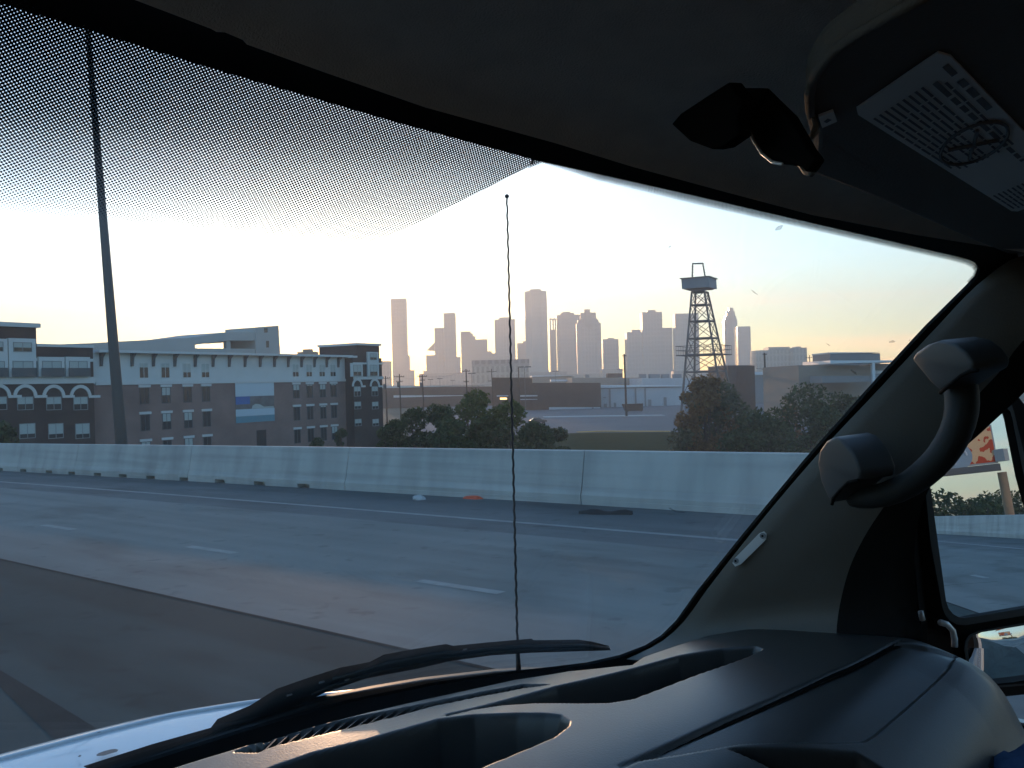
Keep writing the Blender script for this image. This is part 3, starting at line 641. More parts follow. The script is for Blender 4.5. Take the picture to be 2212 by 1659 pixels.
sb = shed('brick_building', 'dark brown brick building with two white sign bands and one lit window', [('left_wall', 1063, 1149.5, 817, None, 372, 30, 'brown'), ('parapet', 1062.5, 1150, 815.6, 816.8, 371.8, 30.4, 'darkbrick'), ('right_wall', 1150, 1297.5, 827, None, 371.2, 34, 'brown'), ('sign_band', 1123, 1161, 853.5, 856.5, 370.9, .28, 'whitewall'), ('sign_band', 1123, 1161, 862, 863.5, 370.9, .28, 'whitewall'), ('window', 1078, 1097, 857, 867, 371.6, .38, 'pane'), ('lit_pane', 1080, 1095, 859, 863, 371.5, .08, 'lit'), ('canopy', 1073, 1098, 853.8, 856.6, 370.5, 1.4, 'whitewall'), ('plinth', 1186, 1297, 879.5, None, 371.1, .08, 'whitewall'), ('drain_pipe', 1279, 1282, 880, 889, 370.8, .28, 'polesteel')], cat='building')
a = at(1150, 829.5, 371); 
shed('warehouse', 'white sided warehouse with pale metal roof edge at the far side of the lot', [('wall', 1297.7, 1480, 836, None, 385, 50, 'whitewall'), ('roof', 1297.7, 1482, 832.5, 835.8, 384, 52, 'roofmetal'), ('roof_shadow_strip', 1297.7, 1482, 836.2, 838, 384.6, .38, 'greyroof'), ('downpipe', 1315, 1319, 839, None, 384.6, .35, 'greyroof'), ('downpipe', 1371, 1374.5, 839, None, 384.6, .35, 'greyroof'), ('downpipe', 1392, 1395, 839, None, 384.6, .35, 'greyroof'), ('door', 1304, 1311, 872, None, 384.5, .4, 'greyroof'), ('door', 1326, 1331, 870, None, 384.5, .4, 'greyroof'), ('door', 1400, 1407, 863, None, 384.5, .4, 'greyroof'), ('door', 1434, 1440, 858, None, 384.5, .4, 'greyroof'), ('sign', 1303, 1309, 858, 860, 384.5, .4, 'greyroof')])
shed('warehouse', 'tan warehouse with a dark red rooftop unit behind the white sided one', [('wall', 1236, 1385, 816, None, 520, 60, 'tan'), ('rooftop_unit', 1313, 1344, 806.5, 815.7, 525, 10, 'brown'), ('rooftop_unit', 1264, 1273, 809, 815.7, 540, 6, 'greyroof'), ('lower_roof', 1340, 1360, 827, 829, 515, 4, 'greyroof')])
shed('warehouse', 'pale warehouse with glinting white roof beyond the brown brick building', [('wall', 1150, 1240, 813, None, 640, 70, 'tan'), ('roof', 1149, 1241, 811.2, 812.8, 639, 72, 'roofmetal'), ('skylight', 1190, 1235, 820, 823.5, 560, 12, 'roofmetal')])
hv = shed('warehouse', 'bluish warehouse with a row of rooftop air units left of the derrick foot', [('wall', 1386, 1500, 817, None, 470, 50, 'whitewall')] + [('air_unit', x, x + wd, 808, 816.6, 480, 6, 'greyroof') for x, wd in ((1383, 13), (1404, 22), (1431, 15), (1456, 16))])
shed('brick_building', 'brown flat roofed building right of the derrick foot', [('wall', 1572, 1630, 790, None, 300, 30, 'brown'), ('coping', 1571, 1631, 788.6, 789.8, 299.7, 30.6, 'greyroof')], cat='building')
shed('warehouse', 'low blue grey warehouse between the two brown flat roofed buildings', [('wall', 1630.5, 1726, 809, None, 380, 40, 'greyroof'), ('roof', 1630.5, 1727, 803, 808.8, 379, 42, 'roofmetal'), ('air_unit', 1715, 1728, 797, 802.8, 390, 5, 'greyroof'), ('air_unit', 1668, 1676, 799, 802.8, 390, 5, 'greyroof')])
rb = shed('service_building', 'brown building under a white framed canopy at the right edge of the windshield', [('wall', 1725, 1888, 789, None, 210, 30, 'tan'), ('canopy_roof', 1793, 1960, 778.5, 783.5, 206, 12, 'roofmetal'), ('rear_roof', 1762, 1792.8, 780.5, 787, 222, 10, 'roofmetal'), ('canopy_post', 1884, 1890, 783.6, None, 206.1, 1, 'roofmetal'), ('side_bay', 1890.5, 1960, 786, 800, 212, 10, 'greyroof'), ('side_bay_trim', 1890.5, 1960, 800.5, 806, 211.8, 10, 'roofmetal'), ('awning', 1775, 1880, 812, 826, 200, 8, 'greyroof')], cat='building')
shed('rooftop_house', 'grey green boxy plant house standing on the roof behind the white canopy', [('wall', 1793, 1901, 763, None, 240, 14, 'greyroof'), ('edge', 1792.5, 1901.5, 761, 762.8, 239.8, 14.4, 'stucco')], cat='building')

# ------------------------------------------------------------------ poles
def upole(px, ytop, Y, label, arms=((0.6, 2.4),), r=.16, trans=False, sidearm=None):
    p = at(px, ytop, Y); b = Vector((p.x, p.y, 0)); h = p.z
    o = thing('utility_pole', b, label, 'utility pole', 'utility poles in front of the warehouses')
    MB().tube([b, b + Vector((-.012 * h, 0, h))], [r * 1.3, r * .85], 8).obj('pole', M['wood'], o, smooth=True)
    for dz, wd in arms:
        c = b + Vector((-.012 * h, 0, h - dz)); MB().fbox(c + Vector((-wd / 2, -r - .12, -.08)), (wd, 0, 0), (0, .12, 0), (0, 0, .16)).obj('crossarm', M['wood'], o)
        mb = MB()
        for k in (-.46, -.22, .22, .46): mb.tube([c + Vector((wd * k, -r - .06, .09)), c + Vector((wd * k, -r - .06, .36))], [.09, .05], 6)
        mb.obj('insulators', M['polesteel'], o)
    if trans: MB().tube([b + Vector((-.3 - r, -.2, h - 3.4)), b + Vector((-.3 - r, -.2, h - 2.1))], .34, 8).obj('transformer', M['polesteel'], o)
    if sidearm: MB().tube([b + Vector((0, 0, h - sidearm)), b + Vector((-2.6, 0, h - sidearm + .25))], [.08, .06], 5).obj('bracket_arm', M['polesteel'], o)
    return o, b + Vector((-.012 * h, 0, h - .5))
pl = []
pl.append(upole(834, 812, 230, 'utility pole nearest the apartment block, first of three before the brick warehouse', trans=True)[1])
pl.append(upole(864, 808, 232, 'utility pole in the middle of the three before the brick warehouse', ((.7, 2.6), (2.0, 1.6)), trans=True)[1])
pl.append(upole(913.5, 809, 234, 'utility pole right of the sun gap, third of the row before the brick warehouse', ((.5, 2.4), (1.5, 1.4)), trans=True)[1])
pl.append(upole(1008, 797, 238, 'utility pole with bare vines on it left of the white hall', ((.6, 2.0), (3.4, 1.4)))[1])
pl.append(upole(1063, 797, 330, 'utility pole at the left corner of the brown brick building', ((1.0, 3.6), (4.4, 2.6)))[1])
pl.append(upole(1121, 793, 350, 'thin pole with a lamp arm behind the brown brick building', ((6.2, 5.0),), r=.25)[1])
pl.append(upole(1350, 765, 280, 'tall utility pole with side bracket standing over the brown dumpster', ((.6, 1.2),), r=.28, sidearm=5.0)[1])
pl.append(upole(1653, 762, 240, 'tall utility pole against the low blue grey warehouse', ((.5, 1.1),), r=.26, sidearm=4.4)[1])
pl.append(upole(1750, 767, 300, 'short utility pole beside the white framed canopy', ((.9, 2.6),))[1])
def wire(a, b, sag, r=.025):
    mb = MB(); mb.tube([a.lerp(b, i / 10) - Vector((0, 0, sag * 4 * (i / 10) * (1 - i / 10))) for i in range(11)], r, 4, False)
    return mb.obj('overhead_wire', M['polesteel'], base=a)
wl = ['slack wire between the first and second utility poles', 'slack wire between the second and third utility poles', 'slack wire from the third utility pole to the vine covered one', 'long wire from the vine covered pole to the brown building pole']
for i in range(4): tag(wire(pl[i], pl[i + 1], .7), wl[i], 'wire', 'overhead wires')
def lamp(px, py, Y, label, wd=3.2):
    p = at(px, py, Y); b = Vector((p.x, p.y, 0)); h = p.z
    o = thing('parking_lamp', b, label, 'lamp post', 'shoebox lamps over the parking lots')
    MB().tube([b, b + Vector((0, 0, h + .1))], [.14, .1], 6).obj('pole', M['polesteel'], o)
    MB().box((p.x - wd * .25, p.y, h - .15), wd * .42, .7, .42).obj('lamp_head', M['polesteel'], o); MB().box((p.x + wd * .25, p.y, h - .15), wd * .42, .7, .42).obj('lamp_head', M['polesteel'], o)
lamp(930, 820, 500, 'twin headed lot lamp right beside the third utility pole')
lamp(950, 818, 480, 'twin headed lot lamp under the stepped skyscraper')
lamp(978, 821.5, 560, 'faint twin headed lot lamp farthest behind the brick warehouse')
lamp(1019, 807, 400, 'twin headed lot lamp just right of the vine covered pole', 3.6)
lamp(1133, 793, 330, 'large twin headed lamp over the brown brick building', 5.2)
lamp(1200, 802, 520, 'twin headed lamp over the pale warehouse roof', 4.2)

# ------------------------------------------------------------------ dumpster, cars
p = ground(1367, 889.5)
dm = thing('dumpster', p, 'dark brown open dumpster under the tall utility pole at the lot edge', 'dumpster')
L_ = 7.4
mb = MB().hexa([p + Vector(q) for q in ((-2.6, 0, .3), (3.6, 0, .3), (3.6, 2.4, .3), (-2.6, 2.4, .3), (-3.7, 0, 2.7), (3.7, 0, 2.7), (3.7, 2.4, 2.7), (-3.7, 2.4, 2.7))]); mb.obj('bin', M['rust'], dm)
mb = MB()
for i in range(7): mb.box(p + Vector((-2.3 + i * .95, -.08, .35)), .16, .14, 2.3)
mb.obj('ribs', M['rust'], dm)
MB().fbox(p + Vector((-3.8, -.1, 2.7)), (7.6, 0, 0), (0, .2, 0), (0, 0, .16)).obj('rim', M['rust'], dm)
for x in (-1.8, 3.0): MB().tube([p + Vector((x, -.1, .25)), p + Vector((x, .15, .25))], .25, 10).obj('wheel', M['rubber'], dm)
def car(loc, rz, paint, label, pickup=False):
    o = thing('parked_car', loc, label, 'car', 'cars parked in the lot'); o.rotation_euler.z = 0
    ca, sa = math.cos(rz), math.sin(rz)
    def q(x, y, z): return loc + Vector((x * ca - y * sa, x * sa + y * ca, z))
    side = [(-2.3, .35), (-2.35, .75), (-2.2, .98), (-1.2, 1.05), (1.1, 1.02), (2.15, .86), (2.35, .6), (2.3, .35)]
    mb = MB().prism([q(x, -.9, z) for x, z in side], q(0, .9, 0) - q(0, -.9, 0)); bevel(mb.obj('body', M[paint], o), .08)
    cab = [(-1.9, 1.0), (-1.45, 1.48), (.25, 1.5), (1.05, 1.0)] if not pickup else [(-.6, 1.0), (-.45, 1.6), (.7, 1.6), (1.3, 1.0)]
    lo = [q(x, s * .82, z) for s in (-1, 1) for x, z in (cab[0], cab[3])]; hi = [q(x, s * .66, z) for s in (-1, 1) for x, z in (cab[1], cab[2])]
    MB().hexa([lo[0], lo[1], lo[3], lo[2], hi[0], hi[1], hi[3], hi[2]]).obj('windows', M['pane'], o)
    h2 = [x + Vector((0, 0, .06)) for x in hi]; MB().hexa([hi[0], hi[1], hi[3], hi[2], h2[0], h2[1], h2[3], h2[2]]).obj('roof', M[paint], o)
    for x in (-1.4, 1.4):
        for s in (-1, 1): MB().tube([q(x, s * .74, .33), q(x, s * .94, .33)], .33, 12).obj('wheel', M['rubber'], o)
    return o
car(ground(1032, 905), R_(12), 'carwhite', 'pale car with bright roof parked behind the dark shrubs')
car(ground(1163, 914), R_(8), 'cardark', 'dark car with glinting roof parked at the end of the shrub row')
car(ground(995, 893), R_(80), 'cargrey', 'silver car parked nose out behind the first pale car')
car(ground(931, 890), R_(85), 'cargrey', 'silver car parked below the third utility pole')
car(ground(904, 889), R_(80), 'carwhite', 'white car parked left of the silver one below the utility pole')
car(ground(1670, 893), R_(3), 'carwhite', 'white pickup parked between the two large trees', True)

# ------------------------------------------------------------------ trees
def leaf_mesh(name, lobes, n, size, seed, m):
    r = np.random.default_rng(seed); wts = np.array([l[3] ** 2 for l in lobes]); wts = wts / wts.sum()
    idx = r.choice(len(lobes), n, p=wts); Lb = np.array(lobes)[idx]
    d = r.normal(size=(n, 3)); d /= np.linalg.norm(d, axis=1)[:, None]
    rad = r.uniform(.45, 1.08, n) ** .6
    keep_sprig = r.uniform(size=n) < .12; rad[keep_sprig] *= 1.12
    ctr = Lb[:, :3] + d * (Lb[:, 3] * rad)[:, None] * np.array([1, 1, .85])
    ax = r.normal(size=(n, 3)); ax /= np.linalg.norm(ax, axis=1)[:, None]
    bx = np.cross(ax, r.normal(size=(n, 3))); bx /= np.linalg.norm(bx, axis=1)[:, None]
    s = (size * r.uniform(.55, 1.3, n))[:, None]
    vs = np.concatenate([ctr - ax * s, ctr + bx * s * .5, ctr + ax * s, ctr - bx * s * .5], 1).reshape(-1, 3)
    me = bpy.data.meshes.new(name); me.vertices.add(4 * n); me.vertices.foreach_set('co', vs.ravel())
    me.loops.add(4 * n); me.loops.foreach_set('vertex_index', np.arange(4 * n)); me.polygons.add(n)
    me.polygons.foreach_set('loop_start', np.arange(n) * 4); me.polygons.foreach_set('loop_total', np.full(n, 4))
    me.materials.append(m); me.update(); me.validate(); return me
def tree(base, h, wd, label, m, seed, n=5200, size=.2, group=None, low=.18):
    r = random.Random(seed); o = thing('tree', base, label, 'tree', group)
    lobes = []; 
    for i in range(26):
        t = r.uniform(low, .93); a = r.uniform(0, 6.28); prof = math.sin(math.pi * min(1, (t - low + .12) / (1.08 - low))) ** .6
        d = wd * .5 * prof * r.uniform(.25, .8); lobes.append((math.cos(a) * d, math.sin(a) * d, h * t, wd * r.uniform(.08, .19)))
    lobes.append((0, 0, h * .86, wd * .2))
    me = leaf_mesh('crown', lobes, n, size, seed, M[m]); c = bpy.data.objects.new('crown', me); COL.objects.link(c); c.parent = o
    mb = MB(); top = base + Vector((r.uniform(-.3, .3), 0, h * .75)); mb.tube([base - Vector((0, 0, .1)), base.lerp(top, .4) + Vector((.1, 0, 0)), top], [.05 * h * .5, .035 * h * .5, .02], 8)
    tr = mb.obj('trunk', M['bark'], o, smooth=True)
    mb = MB()
    for l in lobes[:14]:
        f = r.uniform(.25, .6); s0 = base.lerp(top, f); e1 = base + Vector(l[:3]); mb.tube([s0, s0.lerp(e1, .55) + Vector((0, 0, .15)), e1], [.1, .06, .025], 5)
    mb.obj('limbs', M['bark'], o, smooth=True); return o
def tree_px(px, ytop, Y, wpx, label, m, seed, **k):
    p = at(px, ytop, Y); return tree(Vector((p.x, Y, 0)), p.z, wpx * Y / FPX, label, m, seed, **k)
G1 = 'dense shrubs and trees behind the barrier'
tree_px(848, 905, 78, 110, 'low dark shrub at the foot of the right apartment tower', 'leaf', 11, group=G1, low=.04)
tree_px(893, 880, 82, 150, 'dark bushy tree below the second and third utility poles', 'leaf', 12, group=G1, low=.05, n=7000)
tree_px(955, 870, 84, 140, 'dark bushy tree just right of the third utility pole', 'leaf', 13, group=G1, low=.05, n=7000)
tree_px(1020, 850, 92, 150, 'tallest bright green tree of the shrub row with a pointed top', 'leaf_bright', 34, group=G1, low=.05, n=8000)
tree_px(1045, 908, 80, 170, 'dark dense tree left of the antenna', 'leaf', 15, group=G1, low=.05, n=7500)
tree_px(1100, 868, 88, 170, 'olive green tree spreading behind the antenna', 'leaf_bright', 16, group=G1, low=.05, n=8000)
tree_px(975, 900, 76, 150, 'low dark thicket at the barrier left of the antenna', 'leaf', 37, group=G1, low=.03, n=6000)
tree_px(1150, 914, 78, 150, 'dark low tree right of the antenna', 'leaf', 17, group=G1, low=.05, n=7000)
tree_px(1208, 914, 82, 90, 'small olive tree at the right end of the shrub row', 'leaf_olive', 18, group=G1, n=4000, low=.05)
G2 = 'large trees at the right edge of the windshield'
tree_px(1522, 796, 82, 150, 'autumn tinted tree in front of the derrick foot', 'leaf_autumn', 21, group=G2, low=.3, n=6000)
tree_px(1545, 830, 84, 230, 'broad olive tree below the autumn crown', 'leaf_olive', 22, group=G2, low=.05, n=9000)
tree_px(1636, 893, 76, 200, 'dark low tree in front of the white pickup', 'leaf', 23, group=G2, low=.04, n=7500)
tree_px(1745, 832, 84, 230, 'dark leafy tree right of the white pickup', 'leaf', 24, group=G2, low=.05, n=9000)
tree_px(1705, 862, 90, 90, 'reddish shrubby tree left of the dark leafy one', 'leaf_autumn', 25, group=G2, n=1500)
tree_px(1830, 850, 88, 150, 'olive tree beside the windshield pillar', 'leaf_olive', 26, group=G2, low=.08)
tree_px(1478, 925, 80, 70, 'small olive shrub at the left foot of the broad olive tree', 'leaf_olive', 27, group=G2, n=1800)
tree_px(735, 918, 100, 50, 'small dark tree against the apartment wall', 'leaf', 28, group='small trees by the apartment wall', n=1800)
tree_px(685, 945, 98, 60, 'low dark bush left of the small tree at the apartment wall', 'leaf', 29, group='small trees by the apartment wall', n=1500)
tree_px(15, 905, 62, 110, 'dark bush at the left end of the apartment block', 'leaf', 30, group='small trees by the apartment wall', n=2500)

# ------------------------------------------------------------------ the van
basep = C - N * H0 + Fv * -.3
van = thing('van', basep, 'dark interior of a white van cab looking out through its windshield', 'van')
def vp(mb, name, m, parent=van, smooth=False, label=None): return mb.obj(name, M[m] if isinstance(m, str) else m, parent, smooth=smooth, label=label)

# windshield -------------------------------------------------------
OPEN = [(-330, -110), (-40, -9), (0, 4), (190, 62), (460, 146), (700, 216), (850, 260), (1000, 301), (1100, 328), (1165, 346), (1300, 376), (1500, 421), (1800, 491), (2050, 549), (2090, 559), (2108, 568), (2114, 581), (2108, 598), (2090, 617), (2000, 706), (1900, 814), (1741, 992), (1600, 1163), (1510, 1275), (1462, 1342), (1430, 1374), (1395, 1396), (1340, 1417), (1270, 1433), (1199, 1442), (1100, 1453), (944, 1476), (751, 1515), (597, 1556), (470, 1595), (250, 1663), (-60, 1770), (-330, 1865)]
MB().prism([ws(x, y) for x, y in OPEN[::-1]], (Fv + Rv * .27 + Uv * .89).normalized() * .005).obj('windshield', M['glass'], van)
shield = bpy.data.objects['windshield']
def band(name, inner, wpx, m, off, parent, closed=False, push=None):
    rows = []; n = len(inner)
    for i in range(n):
        a, b = inner[max(i - 1, 0)], inner[min(i + 1, n - 1)]; tx, ty = b[0] - a[0], b[1] - a[1]; l = math.hypot(tx, ty) or 1
        w_ = wpx(i) if callable(wpx) else wpx
        p0 = ws(*inner[i], off); p1 = ws(inner[i][0] + ty / l * w_, inner[i][1] - tx / l * w_, off)
        rows.append([p0, p1])
    o = MB().loft(rows).obj(name, m, parent); solid(o, .004, 0); return o
band('frit_border', OPEN, lambda i: 95 if OPEN[i][1] < 1380 else 42, M['frit'], .006, shield)

def dotmat(name, pitch):
    m = bpy.data.materials.new(name); m.use_nodes = True; t = m.node_tree; t.nodes.clear(); K = t.links.new
    o = t.nodes.new("ShaderNodeOutputMaterial"); tr = t.nodes.new("ShaderNodeBsdfTransparent"); df = t.nodes.new("ShaderNodeBsdfDiffuse"); df.inputs[0].default_value = (.02, .03, .04, 1)
    mx = t.nodes.new("ShaderNodeMixShader"); uv = t.nodes.new("ShaderNodeUVMap"); uv.uv_map = 'mm'; fd = t.nodes.new("ShaderNodeUVMap"); fd.uv_map = 'fade'
    def cell(off):
        a = t.nodes.new("ShaderNodeVectorMath"); a.operation = 'MULTIPLY'; a.inputs[1].default_value = (1 / pitch, 1 / pitch, 0)
        b = t.nodes.new("ShaderNodeVectorMath"); b.operation = 'ADD'; b.inputs[1].default_value = (off, off, 0)
        c = t.nodes.new("ShaderNodeVectorMath"); c.operation = 'FRACTION'; d = t.nodes.new("ShaderNodeVectorMath"); d.operation = 'SUBTRACT'; d.inputs[1].default_value = (.5, .5, 0)
        e = t.nodes.new("ShaderNodeVectorMath"); e.operation = 'MULTIPLY'; e.inputs[1].default_value = (1, 1, 0); f = t.nodes.new("ShaderNodeVectorMath"); f.operation = 'LENGTH'
        K(uv.outputs[0], a.inputs[0]); K(a.outputs[0], b.inputs[0]); K(b.outputs[0], c.inputs[0]); K(c.outputs[0], d.inputs[0]); K(d.outputs[0], e.inputs[0]); K(e.outputs[0], f.inputs[0]); return f.outputs['Value']
    mn = t.nodes.new("ShaderNodeMath"); mn.operation = 'MINIMUM'; K(cell(0.0), mn.inputs[0]); K(cell(.5), mn.inputs[1])
    sp = t.nodes.new("ShaderNodeSeparateXYZ"); K(fd.outputs[0], sp.inputs[0])
    cv = t.nodes.new("ShaderNodeFloatCurve"); c = cv.mapping.curves[0]
    c.points[0].location = (0, 0); c.points[1].location = (1, .41)
    for p in ((.03, .13), (.15, .25), (.4, .34), (.8, .39)): c.points.new(*p)
    cv.mapping.update(); K(sp.outputs[1], cv.inputs['Value'])
    lt = t.nodes.new("ShaderNodeMath"); lt.operation = 'LESS_THAN'; K(mn.outputs[0], lt.inputs[0]); K(cv.outputs[0], lt.inputs[1])
    K(lt.outputs[0], mx.inputs[0]); K(tr.outputs[0], mx.inputs[1]); K(df.outputs[0], mx.inputs[2]); K(mx.outputs[0], o.inputs[0]); return m
slope_dir = (Uv - Fv * .89).normalized()
def dotband(name, lower, upper, fl, fu, m):
    mb = MB(); rows = [[ws(*lower[i], .003), ws(*upper[i], .003)] for i in range(len(lower))]; mb.loft(rows)
    o = mb.obj(name, m, shield); me = o.data; base = wloc(shield)
    u1 = me.uv_layers.new(name='mm'); u2 = me.uv_layers.new(name='fade'); fades = [x for i in range(len(lower)) for x in (fl[i], fu[i])]
    for lp_ in me.loops:
        p = me.vertices[lp_.vertex_index].co + base - C
        u1.data[lp_.index].uv = (p.dot(Rv) * 1000, p.dot(slope_dir) * 1000); u2.data[lp_.index].uv = (0, fades[lp_.vertex_index])
    return o
lx = list(range(-60, 741, 40)) + [780, 820, 860, 900, 950, 1000, 1050, 1100, 1140, 1176]
def lowy(x): return 455 + .112 * x if x < 700 else (533.4 + (x - 700) * .03 if x < 760 else None)
diag = [(740, 536), (800, 523), (850, 504), (900, 483), (1000, 432), (1050, 407), (1100, 381), (1140, 361), (1176, 345)]
def interp(tab, x):
    for (a, b), (c, d) in zip(tab, tab[1:]):
        if x <= c: return b + (d - b) * (x - a) / (c - a)
    return tab[-1][1]
low_, upp_, fl_, fu_ = [], [], [], []
for x in lx:
    yl = 455 + .112 * x if x <= 740 else interp(diag, x); yu = interp(OPEN[:11], x) + 1
    L1 = 455 + .112 * x
    low_.append((x, yl)); upp_.append((x, min(yu, yl))); fl_.append(max(0, (L1 - yl) / 460)); fu_.append(max(0, (L1 - yu) / 460))
dotband('dot_band', low_, upp_, fl_, fu_, dotmat('dotted_ceramic_band', 2.5))
top2 = [(1150, 342), (1165, 346), (1300, 376), (1500, 421), (1800, 491), (2050, 549), (2090, 559), (2108, 568), (2114, 581), (2109, 597), (2096, 611)]
low2 = [(1140, 366), (1172, 353), (1290, 391), (1490, 440), (1795, 507), (2046, 562), (2084, 572), (2098, 579), (2103, 586), (2100, 594), (2088, 608)]
dotband('dot_band', low2, top2, [0] * len(low2), [.9] * len(low2), dotmat('dotted_ceramic_edge', 2.0))
# insect splats and nicks on the glass
mb = MB()
for x, y, a, b_, ang in ((1683, 492, 9, 4, .5), (1927, 738, 8, 2.5, .1), (1843, 803, 9, 2.5, 2.5), (1447, 533, 3, 1.5, .6), (1630, 632, 9, 1.2, 2.5), (1965, 735, 2, 1.5, 0), (1790, 745, 5, 1, 2.6), (1455, 1102, 9, 1.6, 2.7), (1470, 1106, 12, 1.2, 0)):
    P = []
    for k in range(9):
        t = 2 * math.pi * k / 9; q = 1 + .35 * rnd.uniform(-1, 1); X, Y = a * math.cos(t) * q, b_ * math.sin(t) * q
        P.append(ws(x + X * math.cos(ang) - Y * math.sin(ang), y - X * math.sin(ang) - Y * math.cos(ang), -.008))
    mb.add(P, [tuple(range(9))])
spm = mat('dried_splat', (.42, .42, .38), .9, .1); t = spm.node_tree; tr = t.nodes.new("ShaderNodeBsdfTransparent"); mx = t.nodes.new("ShaderNodeMixShader"); mx.inputs[0].default_value = .6
t.links.new(t.nodes['Principled BSDF'].outputs[0], mx.inputs[1]); t.links.new(tr.outputs[0], mx.inputs[2]); t.links.new(mx.outputs[0], t.nodes['Material Output'].inputs[0])
mb.obj('insect_splats', spm, shield, kind='stuff')

# headliner ---------------------------------------------------------
HD = [(-330, -340), (-100, -160), (100, -72), (292, 0), (455, 62), (468, 69), (486, 70), (524, 86), (533, 96), (700, 156), (918, 232), (1195, 308), (1365, 360), (1571, 416), (1756, 465), (1982, 508), (2126, 531), (2330, 565), (2600, 600)]
rows = [[ws(x, y, .03) for x, y in HD]]
for dF, dz in ((-.012, .012), (-.05, .022), (-.14, .04), (-.35, .058), (-1.0, .07)): rows.append([p + Fv * dF + Uv * dz for p in rows[0]])
hl = vp(MB().loft([[r[i] for r in rows] for i in range(len(HD))]), 'headliner', 'liner', smooth=True)
# visor ------------------------------------------------------------
VN = (Uv + Fv * .15 - Rv * .03).normalized(); V0 = V(.246, .59, .141)
def vis(x, y, o=0.0): return hit(x, y, V0 - VN * o, VN)
VP = [(1747, 376), (1757, 362), (1761, 320), (1757, 284), (1750, 243), (1748, 206), (1754, 175), (1767, 151), (1784, 126), (1804, 107), (1850, 75), (1920, 35), (2020, -20), (2500, -160), (2560, 640), (2300, 600), (2106, 523), (1900, 434)]
vz = vp(MB().prism([vis(*p) for p in VP], VN * .016), 'sun_visor', 'visor'); bevel(vz, .005, 3)
rim = [(1761, 284), (1750, 243), (1748, 206), (1754, 175), (1767, 151), (1804, 107), (1850, 75), (1920, 35), (2020, -20)]
vp(MB().tube([vis(x, y, .001) for x, y in rim], .0026, 6), 'edge_piping', 'visor', vz, True)
la, lb, ld = (1842, 241), (2039, 107), (2185, 456)
A_, B_, D_ = vis(*la, .002), vis(*lb, .002), vis(*ld, .002); eu, ev = D_ - A_, B_ - A_
def lab(u, v, o=.0): return A_ + eu * u + ev * v - VN * o
cor = [lab(u, v) for u, v in ((.02, 0), (1.0, 0), (1.03, .06), (1.03, .94), (1.0, 1), (.03, 1), (0, .95), (0, .05))]
vp(MB().prism(cor, VN * .0012), 'warning_label', 'label', vz)
mb = MB()
def bar(u0, u1, v0, v1):
    mb.add([lab(u0, v0, .0004), lab(u1, v0, .0004), lab(u1, v1, .0004), lab(u0, v1, .0004)], [(0, 1, 2, 3)])
lr = random.Random(4)
def words(u0, u1, v0, v1, gap=.008):
    u = u0
    while u < u1 - .01:
        l = lr.uniform(.03, .075); bar(u, min(u + l, u1), v0, v1); u += l + gap
for k in range(9):
    v = .06 + k * .07; u1 = (.46, .5, .5, .38, .52, .5, .5, .3, .5)[k]; words(.06, min(u1, .56 if k < 3 or k > 6 else .5), v, v + .028, .006)
words(.07, .62, .72, .775, .012); words(.09, .5, .80, .83, .006); bar(.04, .085, .89, .95); words(.11, .27, .885, .955, .012)
for k in range(9): v = .06 + k * .07; words(.78, .99, v, v + .028, .006)
words(.66, .99, .72, .775, .012)
mb.obj('printed_text', M['ink'], vz)
sc_ = vis(2107, 312, .003)
mb = MB(); ring = []; cu, cv_ = (sc_ - A_).dot(eu) / eu.length_squared, 0.40
ex = eu.normalized(); ey = (ev - ex * ev.dot(ex)).normalized(); rad = .026
p1 = vis(2043, 352, .003); p2 = vis(2170, 270, .003); cc = (p1 + p2) / 2; ax1 = (p2 - p1) / 2
p3, p4 = vis(2066, 290, .003), vis(2140, 332, .003); ax2 = (p4 - p3) / 2
ring = [cc + ax1 * math.cos(t) + ax2 * math.sin(t) for t in [2 * math.pi * i / 36 for i in range(37)]]
mb.tube(ring, .0011, 5, False)
mb.tube([cc - ax1 * .55 - ax2 * .55, cc + ax1 * .55 + ax2 * .55], .0014, 5); mb.tube([cc - ax1 * .5 + ax2 * .6, cc + ax1 * .1 - ax2 * .1, cc + ax1 * .45 - ax2 * .55], .0012, 5)
mb.obj('crossed_out_symbol', M['ink'], vz)
# clip, hinge arm and little tag of the visor
def facet(name, pts, depth, m, R0, dR=0.0, parent=van, bev=.003):
    P = []
    for x, y in pts: P.append(hit(x, y, V(.242, R0 * 1.1, .143), (Rv * .75 - Fv * .66 + Uv * dR).normalized()))
    n = (Rv * .75 - Fv * .66 + Uv * dR).normalized()
    o = vp(MB().prism(P, n * depth), name, m, parent); bevel(o, bev, 2); return o
clip = facet('visor_clip', [(1450, 268), (1470, 245), (1530, 205), (1572, 178), (1600, 215), (1590, 262), (1592, 292), (1556, 318), (1535, 322), (1490, 305)], .008, 'matte', .40, bev=.001)
clip2 = facet('visor_bracket', [(1575, 190), (1640, 190), (1700, 250), (1740, 320), (1758, 345), (1740, 372), (1728, 360), (1690, 355), (1668, 350), (1647, 332), (1625, 300), (1612, 270)], .006, 'matte', .43, bev=.001)
vp(MB().tube([hit(x, y, V(.242, 0.471, .143), (Rv * .75 - Fv * .66).normalized()) for x, y in ((1616, 276), (1628, 304), (1646, 332), (1668, 350), (1690, 355))], .0009, 6), 'bracket_edge', 'alu', clip2, True)
vp(MB().tube([hit(x, y, V(.242, 0.495, .143), (Rv * .75 - Fv * .66).normalized()) for x, y in ((1718, 348), (1732, 354), (1742, 370), (1752, 374), (1760, 362))], .0022, 6), 'hinge_wire', 'trim', clip2, True)
